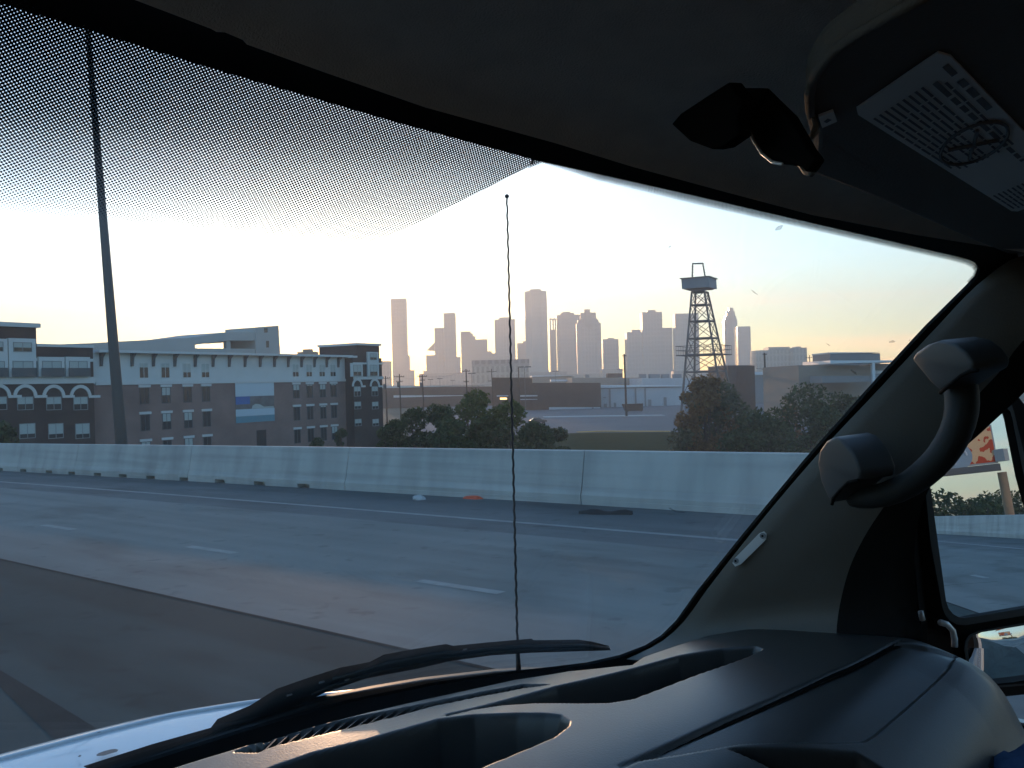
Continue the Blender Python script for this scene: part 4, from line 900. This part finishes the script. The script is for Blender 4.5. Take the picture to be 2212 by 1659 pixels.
vp(MB().tube([hit(x, y, V(.242, 0.506, .143), (Rv * .75 - Fv * .66).normalized()) for x, y in ((1738, 308), (1756, 292), (1762, 270), (1757, 256))], .0016, 6), 'hinge_wire', 'trim', clip2, True)
tg = [vis(x, y, .003) for x, y in ((1768, 253), (1800, 241), (1808, 263), (1776, 277))]
t_ = vp(MB().prism(tg, VN * .0015), 'paper_tag', 'label', vz)
mb = MB(); mb.add([vis(x, y, .0036) for x, y in ((1779, 263), (1788, 256), (1797, 259), (1786, 266))], [(0, 1, 2, 3)]); mb.obj('tag_symbol', M['ink'], vz)

# pillar -------------------------------------------------------------
PA = [(2330, 560), (2190, 558), (2122, 606), (2022, 708), (1912, 826), (1757, 992), (1616, 1160), (1524, 1278), (1474, 1346), (1440, 1378), (1400, 1402), (1352, 1424)]
PM = [(2560, 720), (2330, 690), (2225, 690), (2120, 790), (2020, 900), (1905, 1040), (1800, 1180), (1752, 1262), (1728, 1320), (1716, 1350), (1700, 1380), (1560, 1440)]
PB = [(2560, 900), (2400, 780), (2290, 760), (2215, 845), (2130, 925), (2030, 1020), (1985, 1120), (1975, 1220), (1980, 1300), (1985, 1340), (1990, 1385), (1900, 1460)]
def dens(tab, n=46):
    P = np.array(tab, float); t = np.r_[0, np.cumsum(np.hypot(*np.diff(np.array(PA, float), axis=0).T))]; q = np.linspace(0, t[-1], n)
    m = np.gradient(P, t, axis=0); k = np.clip(np.searchsorted(t, q, side='right') - 1, 0, len(t) - 2); h = (t[k + 1] - t[k])[:, None]; x = ((q - t[k]) / (t[k + 1] - t[k]))[:, None]
    return [tuple(r) for r in (2 * x ** 3 - 3 * x ** 2 + 1) * P[k] + (x ** 3 - 2 * x ** 2 + x) * h * m[k] + (-2 * x ** 3 + 3 * x ** 2) * P[k + 1] + (x ** 3 - x ** 2) * h * m[k + 1]]
PM_, PB_ = dens(PM), dens(PB); PA = dens(PA); PM, PB = PM_, PB_
rows = []
for i in range(len(PA)):
    a = ws(*PA[i], .016); Ra = comp(a)[1]; m_ = onR(*PM[i], Ra + .03); b = onR(*PB[i], Ra + .07)
    b2 = b + Rv * .03 + Fv * .015
    # a smooth curve through the three edges
    row = [ws(*PA[i], .008)]
    for t in np.linspace(0, 1, 10):
        row.append(a * ((1 - t) ** 2) + (m_ * 2 - (a + b) * .5) * (2 * t * (1 - t)) + b * t * t)
    row.append(b2); rows.append(row)
pil = vp(MB().loft([r[:8] for r in rows]), 'pillar_trim', 'trim', smooth=True)
vp(MB().loft([r[7:] for r in rows]), 'pillar_shade', 'dark', pil, smooth=True)  # rear-turned strip of the pillar, its shade put in as near-black colour
# grab handle
def hp(px, py, lift=.0):
    p = onR(px, py, 1.135); return p + Fv * 0 - Rv * lift
bar_c = [(2072, 812), (2078, 850), (2079, 888), (2066, 936), (2036, 986), (1994, 1027), (1942, 1061), (1880, 1077), (1826, 1078)]
rads = [.019, .0195, .0188, .018, .0172, .0165, .0158, .0145, .011]
hb = vp(MB().tube([onR(x, y, 1.10 + .03 * abs(i - 4) / 4) for i, (x, y) in enumerate(bar_c)], rads, 16), 'grab_handle', 'grip', smooth=True); subdiv(hb, 1)
def pod(pts, seamline, R0):
    nrm = (Rv * .8 - Fv * .55 + Uv * .1).normalized(); p0 = onR(*pts[0], R0)
    o = vp(MB().prism([hit(x, y, p0, nrm) for x, y in pts], nrm * .05), 'handle_mount', 'handle', hb); bevel(o, .009, 4)
    for p in o.data.polygons: p.use_smooth = True
    vp(MB().tube([hit(x, y, p0 - nrm * .001, nrm) for x, y in seamline], .0022, 6), 'seam', 'dark', o, True)
    return o
pod([(1968, 777), (1976, 762), (2000, 745), (2031, 735), (2062, 742), (2085, 760), (2103, 786), (2098, 803), (2070, 818), (2032, 846), (2008, 826)], [(2031, 849), (2050, 833), (2075, 812), (2094, 802), (2112, 800)], 1.115)
pod([(1765, 1000), (1770, 972), (1784, 952), (1802, 944), (1819, 951), (1838, 973), (1850, 996), (1858, 1020), (1855, 1038), (1835, 1042), (1812, 1064), (1795, 1088), (1786, 1072), (1772, 1040)], [(1797, 1090), (1800, 1076), (1815, 1058), (1832, 1042), (1854, 1038)], 1.115)
# riveted plate on the pillar
pk = min(range(len(PA)), key=lambda i: abs(PA[i][0] - 1570)); pn = (rows[pk + 2][3] - rows[pk - 2][3]).cross(rows[pk][1] - rows[pk][3]).normalized()
if pn.dot(C - rows[pk][3]) < 0: pn = -pn
q0 = rows[pk][3] + pn * .016; pn = (pn * .5 + (C - q0).normalized() * .5 + Fv * .2).normalized()
def pp(x, y, o=0.0): return hit(x, y, q0 + pn * o, pn)
q0 = q0 - pn * 0
plt = vp(MB().prism([pp(x, y) for x, y in ((1582, 1216), (1588, 1205), (1640, 1152), (1650, 1148), (1656, 1154), (1654, 1166), (1600, 1219), (1588, 1224))], -pn * .03), 'pillar_plate', 'alu')
for x, y in ((1648, 1157), (1590, 1211)): 
    c = pp(x, y); vp(MB().tube([c - pn * .002, c + pn * .002], .0042, 10), 'screw', 'steel', plt); vp(MB().tube([c + pn * .0021, c + pn * .0026], .0018, 6), 'screw_slot', 'dark', plt)

# dashboard: one sculpted sheet with troughs, vent slot and a recessed airbag panel
def smooth_table(x, y, sig=.016):
    q = np.linspace(-.2, 1.4, 1601); v = np.interp(q, x, y); k = np.exp(-.5 * (np.arange(-60, 61) * .001 / sig) ** 2); k /= k.sum()
    return q, np.convolve(np.pad(v, 60, mode='edge'), k, 'valid')
DASH_L = smooth_table([.02, .30, .36, .42, .47, .50, .53, .62, .75, .9, 1.1], [-.82, -.48, -.418, -.379, -.364, -.358, -.356, -.355, -.355, -.355, -.355])
DASH_R = smooth_table([.02, .2, .265, .28, .31, .34, .39, .567, .62, .678, .74, .9, 1.1], [-.75, -.52, -.425, -.388, -.360, -.350, -.338, -.3575, -.366, -.385, -.410, -.45, -.50], .010)
def dash_base(F, R):
    zl = np.interp(F, *DASH_L); zr = np.interp(F, *DASH_R)
    t = (R - .6) / .65; t = np.clip(.08 * np.log1p(np.exp(np.clip(t / .08, -40, 40))), 0, 1.0); t = np.where(t > .9, .9 + .1 * np.tanh((t - .9) / .1) / np.tanh(1.0), t)
    z = zl + (zr - zl) * t
    return z - 4.0 * np.maximum(0, R - 1.24) ** 2 - 40 * np.maximum(0, R - 1.29) ** 2
dF_, dR_, dU_ = Fv, Rv, Uv
def dash_hit(px, py):
    d = ray(px, py); f, r, u = d.dot(Fv), d.dot(Rv), d.dot(Uv); s = np.linspace(.2, 3.0, 5600)
    g = s * u - dash_base(s * f, s * r); g = np.where(s * r > 1.31, 9, g); k = np.argmax(g < 0)
    if not (g < 0).any(): k = np.argmin(g)
    return (s[k] * f, s[k] * r)
def poly_sd(F, R, pts):                                    # signed distance (negative inside) to a polygon in the F,R plane
    P = np.array(pts); d2 = np.full(F.shape, 1e9); ins = np.zeros(F.shape, bool); n = len(P)
    for i in range(n):
        a, b = P[i], P[(i + 1) % n]; e = b - a; wx, wy = F - a[0], R - a[1]
        t = np.clip((wx * e[0] + wy * e[1]) / (e @ e + 1e-12), 0, 1); d2 = np.minimum(d2, (wx - t * e[0]) ** 2 + (wy - t * e[1]) ** 2)
        c = ((a[1] > R) != (b[1] > R)); den = (b[1] - a[1]) if abs(b[1] - a[1]) > 1e-12 else 1e-12
        ins ^= c & (F < (b[0] - a[0]) * (R - a[1]) / den + a[0])
    return np.where(ins, -1, 1) * np.sqrt(d2)
NFq, NRq = 440, 720
Fg, Rg = np.meshgrid(np.linspace(.02, 1.0, NFq), np.linspace(-.25, 1.375, NRq), indexing='ij')
Z = dash_base(Fg, Rg)
def sm(x): x = np.clip(x, 0, 1); return x * x * (3 - 2 * x)
def carve(pts, depth, wall, ramp=None):
    global Z
    sd = poly_sd(Fg, Rg, [dash_hit(*p) for p in pts]); Z = Z - depth * sm(-sd / wall)
    return sd
TR1 = [(960, 1541), (1024, 1527), (1110, 1505), (1201, 1481), (1290, 1462), (1368, 1443.5), (1464, 1416.6), (1561, 1400.5), (1631, 1395), (1650, 1400), (1647, 1403), (1615, 1419), (1560, 1439), (1507, 1457), (1411, 1494.5), (1368, 1510.6), (1314, 1518.7), (1240, 1519), (1153, 1518), (1085, 1522), (1024, 1531), (960, 1546)]
TR2 = [(500, 1690), (597, 1651.5), (674, 1624.5), (782, 1597.5), (875, 1570.5), (944, 1551), (1022, 1541.6), (1118, 1538.5), (1180, 1540), (1214, 1544), (1234, 1557), (1232, 1568), (1199, 1593.6), (1130, 1622.6), (1037, 1661), (960, 1695)]
VENT = [(505, 1624), (573, 1592.5), (673, 1568), (768, 1547), (850, 1531), (944, 1512), (1040, 1493), (1130, 1477), (1191, 1478), (1130, 1486), (1040, 1502), (944, 1521), (850, 1546), (768, 1567), (673, 1590), (597, 1609), (555, 1625)]
PANEL = [(1926, 1389), (2000, 1396), (2062, 1410), (2074, 1415), (2053, 1443), (1973, 1518), (1890, 1590), (1868, 1602), (1792, 1605), (1600, 1609), (1420, 1640), (1360, 1650), (1560, 1558), (1792, 1454)]
LOW = [(1566, 1618), (1800, 1621), (1850, 1624), (1905, 1659), (1980, 1720), (1560, 1720), (1660, 1659)]
carve(TR1, .060, .016); carve(TR2, .085, .022)
sdv = carve(VENT, .022, .0035)
carve(PANEL, .005, .004)
GR = [(1974, 1371), (1924, 1385), (1830, 1433), (1790, 1449), (1560, 1551), (1322, 1659), (1348, 1663), (1564, 1565), (1794, 1460), (1834, 1445), (1928, 1394), (1976, 1378)]
carve(GR, .005, .007); carve(LOW, .09, .02)
bump_ = np.sin(Fg * 9 + 1) * np.sin(Rg * 7) * .0012; Z = Z + bump_
EP = [dash_hit(*p) for p in ((-400, 1880), (0, 1765), (250, 1688), (500, 1610), (620, 1575), (751, 1540), (850, 1517), (944, 1497), (1030, 1480), (1100, 1466), (1215, 1450), (1353, 1437))]
EP += [(EP[-1][0] + .02, EP[-1][1] + .06), (EP[-1][0] + .03, 1.5)]
FEDGE = np.interp(Rg, [p[1] for p in EP], [p[0] for p in EP])
for q_ in range(2):
    ed_ = np.clip((Fg - FEDGE + .012) / .012, 0, 1); Z = Z - .006 * ed_ ** 2
vs = np.empty((NFq, NRq, 3))
for k in range(3): vs[..., k] = C[k] + Fv[k] * Fg + Rv[k] * Rg + Uv[k] * Z - wloc(van)[k]
ii = (np.arange(NFq - 1)[:, None] * NRq + np.arange(NRq - 1)[None, :]).ravel(); ii = ii[(Fg < FEDGE).ravel()[ii]]; fc = np.stack([ii, ii + NRq, ii + NRq + 1, ii + 1], 1)
me = bpy.data.meshes.new('dashboard'); me.vertices.add(NFq * NRq); me.vertices.foreach_set('co', vs.ravel()); nf = len(fc)
me.loops.add(nf * 4); me.loops.foreach_set('vertex_index', fc.ravel()); me.polygons.add(nf); me.polygons.foreach_set('loop_start', np.arange(nf) * 4); me.polygons.foreach_set('loop_total', np.full(nf, 4))
me.polygons.foreach_set('use_smooth', [True] * nf); me.materials.append(M['dash']); me.update(calc_edges=True)
dash = bpy.data.objects.new('dashboard', me); COL.objects.link(dash); dash.parent = van
def dpt_(px, py, dz=0.0):
    F, R = dash_hit(px, py); return V(F, R, float(dash_base(np.array(F), np.array(R))) + dz)
# vent liner and its slanted fins
topv, botv = VENT[:9], [VENT[0]] + VENT[16:8:-1]
def vedge(tab, x):
    return interp(sorted(tab), x)
for i in range(24):
    x = 560 + i * 25.2; x2 = x + 26
    if x2 > 1165: break
    yt, yb = vedge(VENT[:9], x + 34), vedge([VENT[0]] + VENT[16:8:-1], x)
    a, b = dpt_(x, yb - 1, -.004), dpt_(x + 34, yt + 1, -.004)
    t_ = Fv * .0018
    MB().hexa([a - Uv * .014, a - Uv * .014 + Rv * .003, b - Uv * .014 + Rv * .003, b - Uv * .014, a, a + Rv * .003, b + Rv * .003, b]).obj('vent_fin', M['blackpl'], dash)
sm_ = MB().loft([[dpt_(x, y, -.0035), dpt_(x + 3, y + 9, -.0035)] for x, y in [(1976 - 6.54 * i, interp(sorted([(1974, 1373), (1924, 1387), (1830, 1435.5), (1790, 1452), (1560, 1554), (1322, 1662)]), 1976 - 6.54 * i)) for i in range(101)]])
sm_.obj('panel_seam', M['matte'], dash)
vl = MB().loft([[dpt_(*a, -.017), dpt_(*b, -.017)] for a, b in zip(topv, [botv[0]] + botv[1:9])]); vl.obj('vent_liner', M['frit'], dash)
# dashboard front and glovebox face under the lip
gl_ = MB().loft([[V(.025, R, float(dash_base(np.array(.025), np.array(R)))), V(.06, R, -.95), V(.3, R, -1.2)] for R in np.linspace(-.25, 1.375, 14)]); vp(gl_, 'lower_dash', 'dark', smooth=True)

# door, window rail, light-blocking panels and body shell -----------------------------------------------
def vbox(name, F0, F1, R0, R1, z0, z1_, m, parent=van): return vp(MB().fbox(V(F0, R0, z0), Fv * (F1 - F0), Rv * (R1 - R0), Uv * (z1_ - z0)), name, m, parent)
door = vbox('door', -1.0, .42, 1.385, 1.40, -1.1, -.47, 'dark')
vbox('door_skin', -1.0, .42, 1.425, 1.44, -1.1, -.475, 'white_paint', door)
bevel(vbox('armrest', -.6, .24, 1.28, 1.384, -.56, -.5, 'trim', door), .01)
vbox('window_blocker', -1.0, -.2, 1.385, 1.44, -.46, .228, 'dark', door)  # unseen panel closing the rear of the passenger window to darken the cab
vbox('window_rail', -1.0, .3, 1.385, 1.44, .23, .29, 'dark', door)
sail = [(1690, 1100), (1760, 1075), (1900, 1060), (1962, 1060), (1972, 1180), (1984, 1300), (1990, 1345), (1988, 1420), (1660, 1420)]
vp(MB().prism([onR(x, y, 1.385) for x, y in sail], Rv * .03), 'sail_panel', 'dark', door)
vbox('roof', -3.2, .30, -.6, 1.46, .30, .33, 'liner')
vbox('rear_wall', -3.2, -3.15, -.6, 1.46, -2.0, .30, 'liner')
vbox('left_door', -3.2, .62, -.58, -.55, -2.0, -.40, 'dark'); vbox('left_rail', -3.2, .3, -.58, -.55, .22, .30, 'dark'); vbox('left_side_blocker', -3.2, -.15, -.58, -.55, -.40, .22, 'liner')  # rear-left wall carried forward across the driver's window to block its light
vbox('right_side', -3.2, -1.001, 1.40, 1.44, -2.0, .30, 'liner'); vbox('floor', -3.2, .9, -.58, 1.44, -1.35, -1.30, 'dark'); vbox('firewall', .88, .9, -.58, 1.44, -1.3, -.62, 'dark')

# side mirror ------------------------------------------------------------------------
mc = onR(2110, 1158, 1.5)
tgt = road(-54, U_BAR, .0)
nin = (mc - C).normalized(); nout = (tgt - mc).normalized(); MN = (nout - nin).normalized()
def mp_(x, y, o=0.0): return hit(x, y, mc + MN * o, MN)
MG = [(1990, 985), (2009, 1045), (2026, 1170), (2044, 1300), (2049, 1314), (2058, 1326), (2072, 1334), (2090, 1335), (2212, 1314), (2262, 1305), (2278, 1297), (2282, 1282), (2250, 1170), (2212, 1030), (2187, 905), (2182, 888), (2172, 880), (2150, 886), (2060, 930)]
MC = [(2090, 1400), (2092, 1386), (2100, 1374), (2120, 1366), (2212, 1351), (2290, 1338), (2304, 1344), (2312, 1450), (2300, 1470), (2112, 1484), (2098, 1476)]
HOU = [(1956, 1000), (1962, 1090), (1972, 1180), (1990, 1300), (2000, 1330), (2040, 1352), (2064, 1372), (2068, 1440), (2078, 1500), (2120, 1512), (2330, 1490), (2345, 1330), (2300, 1170), (2222, 880), (2200, 850), (2150, 850), (2050, 890)]
mir = vp(MB().prism([mp_(x, y, -.012) for x, y in HOU], -MN * .07), 'side_mirror', 'dark'); bevel(mir, .006, 2)
def ringpoly(name, inner, grow, o0, o1, m):
    n = len(inner); cx_ = sum(p[0] for p in inner) / n; cy_ = sum(p[1] for p in inner) / n; mb = MB()
    outer = [(x + (x - cx_) / math.hypot(x - cx_, y - cy_) * grow, y + (y - cy_) / math.hypot(x - cx_, y - cy_) * grow) for x, y in inner]
    rows_ = [[mp_(*inner[i % n], o0), mp_(*inner[i % n], o1), mp_(*outer[i % n], o1), mp_(*outer[i % n], o0)] for i in range(n + 1)]
    mb.loft(rows_); return vp(mb, name, m, mir)
ringpoly('bezel', MG, 16, -.012, .008, 'rubber')
vp(MB().add([mp_(*p) for p in MG], [tuple(range(len(MG)))]), 'mirror_glass', 'mirror', mir)
cmx = sum(p[0] for p in MC) / len(MC); cmy = sum(p[1] for p in MC) / len(MC); cc = mp_(cmx, cmy); RC = .42
mb = MB(); rings = 7; rws = []
for j in range(rings + 1):
    t = j / rings; row = []
    for i in range(len(MC) + 1):
        x, y = MC[i % len(MC)]; p = mp_(cmx + (x - cmx) * t, cmy + (y - cmy) * t); d = (p - cc).length; row.append(p - MN * (d * d / (2 * RC)))
    rws.append(row)
vp(mb.loft(rws), 'convex_mirror', 'mirror', mir, True)
ringpoly('bezel', MC, 7, -.012, .003, 'rubber')
vp(MB().tube([onR(1994, 1330, 1.44), onR(2030, 1350, 1.5)], .012, 8), 'mirror_arm', 'dark', mir)
vp(MB().tube([onR(2010, 1420, 1.44), onR(2075, 1440, 1.52)], .014, 8), 'mirror_arm', 'dark', mir)
ch = MB().tube([mp_(x, y, .012) for x, y in ((2030, 1344), (2046, 1349), (2058, 1362), (2062, 1380), (2062, 1398))], .0045, 8); vp(ch, 'gap_light', 'alu', mir, True)  # bright tubes, here and below, in place of daylight through gaps by the housing
vp(MB().tube([mp_(x, y, .012) for x, y in ((1988, 1320), (1993, 1340))], .004, 6), 'gap_light', 'alu', mir, True)

# hood, cowl, wiper, antenna -----------------------------------------------------------
def hood_z(F, R): return -.415 - .02 * ((R - .4) / .8) ** 2 - .06 * max(0, F - .95) - 1.1 * max(0, F - 1.12) ** 2 - 2.2 * max(0, R - .72) ** 2
hrows = []
HE = [(-700, 1788), (-300, 1684), (0, 1608), (180, 1562), (330, 1527), (450, 1508), (545, 1494), (680, 1484), (800, 1469), (906, 1461), (1060, 1452), (1200, 1455)]
hedge = []
for x, y in HE:
    d = ray(x, y); f, r, u = d.dot(Fv), d.dot(Rv), d.dot(Uv); s = -.47 / u
    hedge.append(V(f * s, r * s, -.47))
for p in hedge:
    F, R, z = comp(p); row = []
    for t, dz in ((-.0, -.25), (0.02, -.06), (.0, -.012), (-.03, .001), (-.08, .0), (-.16, -.004), (-.2, -.008), (-.26, -.03), (-.3, -.1)):
        row.append(V(F + t, R, z + dz))
    hrows.append(row)
hood = vp(MB().loft(hrows), 'hood', 'white_paint', smooth=True); subdiv(hood, 1)
cre = MB().tube([p + Fv * -.055 + Uv * .0005 for p in hedge], .004, 6); vp(cre, 'hood_crease', 'white_paint', hood, True)
spl = MB()
for x, y, a, b_ in ((232, 1625, 22, 5), (172, 1633, 4, 2), (215, 1580, 5, 2)):
    P = []
    for k in range(10):
        t = 2 * math.pi * k / 10; q = 1 + .3 * rnd.uniform(-1, 1); X, Y = x + a * math.cos(t) * q, y + b_ * math.sin(t) * q - (a * math.cos(t)) * .25
        d = ray(X, Y); P.append(C + d * (-.4665 / d.dot(Uv)))
    spl.add(P, [tuple(range(10))])
spl.obj('paint_chips', M['polesteel'], hood, kind='stuff')
COW = [(-400, 1900), (200, 1700), (330, 1626), (470, 1575), (597, 1535), (674, 1507), (800, 1482), (906, 1464), (1060, 1446), (1130, 1441), (1240, 1442), (1290, 1440)]
cr_ = []
for i, (x, y) in enumerate(COW):
    a = ws(x, y, -.03); cr_.append([a - Uv * .03 + Fv * .01, a, a - Fv * .02 - Uv * .002, ws(x, y + 75, -.008) - Uv * .005])
cow = vp(MB().loft(cr_), 'cowl', 'blackpl', smooth=True)
WU = [(180, 1655), (330, 1607), (455, 1572), (470, 1553), (540, 1524), (597, 1488), (672, 1462), (735, 1442), (798, 1430), (829, 1414), (900, 1401), (964, 1391), (979, 1395), (1060, 1387), (1149, 1379.5), (1152, 1383), (1249, 1381.5), (1280, 1386), (1315, 1395), (1319, 1404)]
WLo = [(240, 1690), (360, 1660), (480, 1625), (500, 1606), (580, 1560), (650, 1530), (674, 1510), (700, 1497), (790, 1466), (830, 1458), (900, 1445), (964, 1430), (980, 1427), (1060, 1416), (1149, 1410), (1152, 1410), (1249, 1407), (1280, 1406), (1312, 1405), (1319, 1405)]
def ribbon(a, b, o0, o1):
    mb = MB(); rows_ = [[ws(*p, o0), ws(*p, o1), ws(*q, o1), ws(*q, o0)] for p, q in zip(a, b)]
    rows_ = [r + [r[0]] for r in rows_]; mb.loft(rows_); mb.f += [(0, 1, 2, 3), tuple(len(mb.v) - 5 + k for k in (3, 2, 1, 0))]; return mb
wa = vp(ribbon(WU[:8], WLo[:8], -.024, -.045), 'wiper', 'blackpl'); 
vp(ribbon(WU[7:], WLo[7:], -.02, -.036), 'wiper_blade', 'rubber', wa)
def mid(i, f): return (WU[i][0] * (1 - f) + WLo[i][0] * f, WU[i][1] * (1 - f) + WLo[i][1] * f)
vp(MB().tube([ws(*mid(i, .45), -.018) for i in range(7, 19)], .0022, 6), 'blade_spine', 'blackpl', wa, True)
vp(MB().tube([ws(*mid(i, .78), -.018) for i in range(6, 18)], .0016, 6), 'blade_edge', 'blackpl', wa, True)
for x, y in ((620, 1503), (690, 1475), (745, 1470), (1000, 1404)): c = ws(x, y, -.018); vp(MB().tube([c, c + Rv * .007], .0012, 6), 'rivet', 'steel', wa)
sp0 = at(1120, 1441, 1.31); sp1 = at(1118, 1406, 1.31); tip = at(1095, 424, 1.31)
ant = vp(MB().tube([sp0 - Uv * .02, sp0, sp1], [.0042, .0038, .003], 10), 'antenna', 'blackpl', smooth=True)
mast = []
for i in range(121):
    t = i / 120; p = sp1.lerp(tip, t); a = t * 2 * math.pi * 34; mast.append(p + right * .0006 * math.cos(a) + fwd * .0006 * math.sin(a))
vp(MB().tube(mast, [.0019 - .0006 * i / 120 for i in range(121)], 6), 'mast', 'rubber', ant, True)
bl = MB(); rr = [.0001, .0021, .003, .0032, .003, .0021, .0001]; hh_ = [-.0032, -.0024, -.0012, 0, .0012, .0024, .0032]
bl.tube([tip + Uv * h for h in hh_], rr, 10); vp(bl, 'tip_ball', 'rubber', ant, True)
# blue cloth at the end of the dashboard
ctr = at(2275, 1735, 1.02); mb = MB(); rws = []
for i in range(17):
    row = []
    for j in range(17):
        u, v = i / 16 - .5, j / 16 - .5; d2 = u * u + v * v
        h = .06 * max(0, 1 - 3.2 * d2) + .008 * math.sin(u * 23 + 3 * v) * math.cos(v * 17 + 2 * u)
        row.append(ctr + Fv * u * .16 + Rv * v * .16 + Uv * h)
    rws.append(row)
cl = mb.loft(rws).obj('cloth', M['denim'], smooth=True, base=ctr); solid(cl, .003); tag(cl, 'crumpled blue denim cloth beside the right end of the dashboard', 'cloth')

# ------------------------------------------------------------------ what the side mirror shows: the far side of the road behind
def refl(px, py, dist):
    p = mp_(px, py); d = (p - C).normalized(); r = d - MN * (2 * d.dot(MN)); return p, r
def atm(px, py, dist):
    p, r = refl(px, py, dist); return p + r * dist
pc = atm(2125, 965, 75)
q_l, q_r = atm(1990, 965, 75), atm(2150, 965, 75)
bdir = Vector((q_r.x - q_l.x, q_r.y - q_l.y, 0)).normalized(); wb = (q_r - q_l).length
zt, zbm = atm(2140, 935, 75).z, atm(2140, 1002, 75).z
zt = zt + .6
po = atm(2168, 1040, 75); bb = thing('billboard', Vector((po.x, po.y, 0)), 'billboard with red and cream food picture on one post in the side mirror', 'billboard')
toC = Vector((mc.x - pc.x, mc.y - pc.y, 0)).normalized()
org = Vector((q_r.x, q_r.y, zbm))
MB().fbox(org - bdir * wb * 1.3, bdir * wb * 1.3, toC * -.35, (0, 0, zt - zbm)).obj('panel', M['steel'], bb)
fm_ = mat('food_picture', (.62, .10, .03), .6, .3); t = fm_.node_tree; n = t.nodes.new("ShaderNodeTexNoise"); n.inputs['Scale'].default_value = .75; n.inputs['Detail'].default_value = 3
r = t.nodes.new("ShaderNodeValToRGB"); r.color_ramp.interpolation = 'CONSTANT'; r.color_ramp.elements[0].color = (.6, .40, .22, 1); r.color_ramp.elements[1].color = (.45, .06, .02, 1); r.color_ramp.elements[1].position = .47
e = r.color_ramp.elements.new(.56); e.color = (.55, .16, .05, 1); e = r.color_ramp.elements.new(.64); e.color = (.65, .5, .33, 1)
tcn = t.nodes.new("ShaderNodeTexCoord"); t.links.new(tcn.outputs['Object'], n.inputs[0]); t.links.new(n.outputs[0], r.inputs[0]); t.links.new(r.outputs[0], t.nodes['Principled BSDF'].inputs['Base Color'])
MB().fbox(org - bdir * (wb * 1.3 - .1) + toC * .002 + Vector((0, 0, .12)), bdir * (wb * 1.3 - .2), toC * .03, (0, 0, zt - zbm - .24)).obj('picture', fm_, bb)
ec = org - bdir * wb * .52 + toC * .04 + Vector((0, 0, (zt - zbm) * .28)); 
mb = MB(); mb.prism([ec + bdir * 1.0 * math.cos(a) + Vector((0, 0, 1.0 * math.sin(a))) for a in [2 * math.pi * i / 24 for i in range(24)]], toC * .03); mb.obj('round_emblem', mat('emblem_blue', (.22, .30, .36), .6), bb)
mb = MB(); mb.tube([ec + toC * .05 + bdir * .62 * math.cos(a) + Vector((0, 0, .62 * math.sin(a))) for a in [2 * math.pi * i / 20 for i in range(15)]], .09, 5); mb.obj('emblem_swirl', M['whitewall'], bb)
MB().fbox(org - bdir * wb * 1.3 + Vector((0, 0, -.55)) + toC * .3, bdir * (wb * 1.3 + .1), toC * -.9, (0, 0, .5)).obj('walkway', M['polesteel'], bb)
MB().box((org + bdir * .3 + Vector((0, 0, .1))), .7, .7, .9).obj('lamp_box', M['steel'], bb)
MB().tube([Vector((po.x, po.y, 0)), Vector((po.x, po.y, zbm - .7))], .32, 14).obj('post', mat('brown_post', (.28, .19, .11), .8, .2, noise=(.2, .14, .09), nscale=.6), bb, smooth=True)  # post in a mottled brown
G3 = 'trees across the freeway seen in the side mirror'
for i, (px, yt, ds, m, lb) in enumerate(((2035, 1062, 130, 'leaf', 'dark round tree at the left edge of the side mirror view'), (2075, 1080, 140, 'leaf_olive', 'olive tree second from the left in the side mirror view'), (2115, 1070, 130, 'leaf', 'dark tree in the middle of the side mirror view'), (2150, 1064, 150, 'leaf', 'tall dark tree left of the billboard post in the side mirror'), (2190, 1062, 140, 'leaf_olive', 'olive tree right of the billboard post in the side mirror'), (2225, 1066, 150, 'leaf', 'dark tree at the right edge of the side mirror view'))):
    p = atm(px, yt, ds); tree(Vector((p.x, p.y, 0)), p.z, 11, lb, m, 60 + i, n=2600, size=.34, group=G3)
p = atm(2212, 1100, 100)

# ------------------------------------------------------------------ haze
hz = MB().hexa([(-3000, -1500, -1), (3000, -1500, -1), (3000, 3600, -1), (-3000, 3600, -1), (-3000, -1500, 330), (3000, -1500, 330), (3000, 3600, 330), (-3000, 3600, 330)]).obj('haze', None, kind='stuff')
hm = bpy.data.materials.new('haze'); hm.use_nodes = True; t = hm.node_tree; t.nodes.clear(); o = t.nodes.new("ShaderNodeOutputMaterial"); v = t.nodes.new("ShaderNodeVolumePrincipled")
v.inputs['Color'].default_value = (.98, .915, .86, 1); v.inputs['Density'].default_value = HAZE_DENSITY; v.inputs['Anisotropy'].default_value = .5
t.links.new(v.outputs[0], o.inputs['Volume']); hz.data.materials.append(hm)
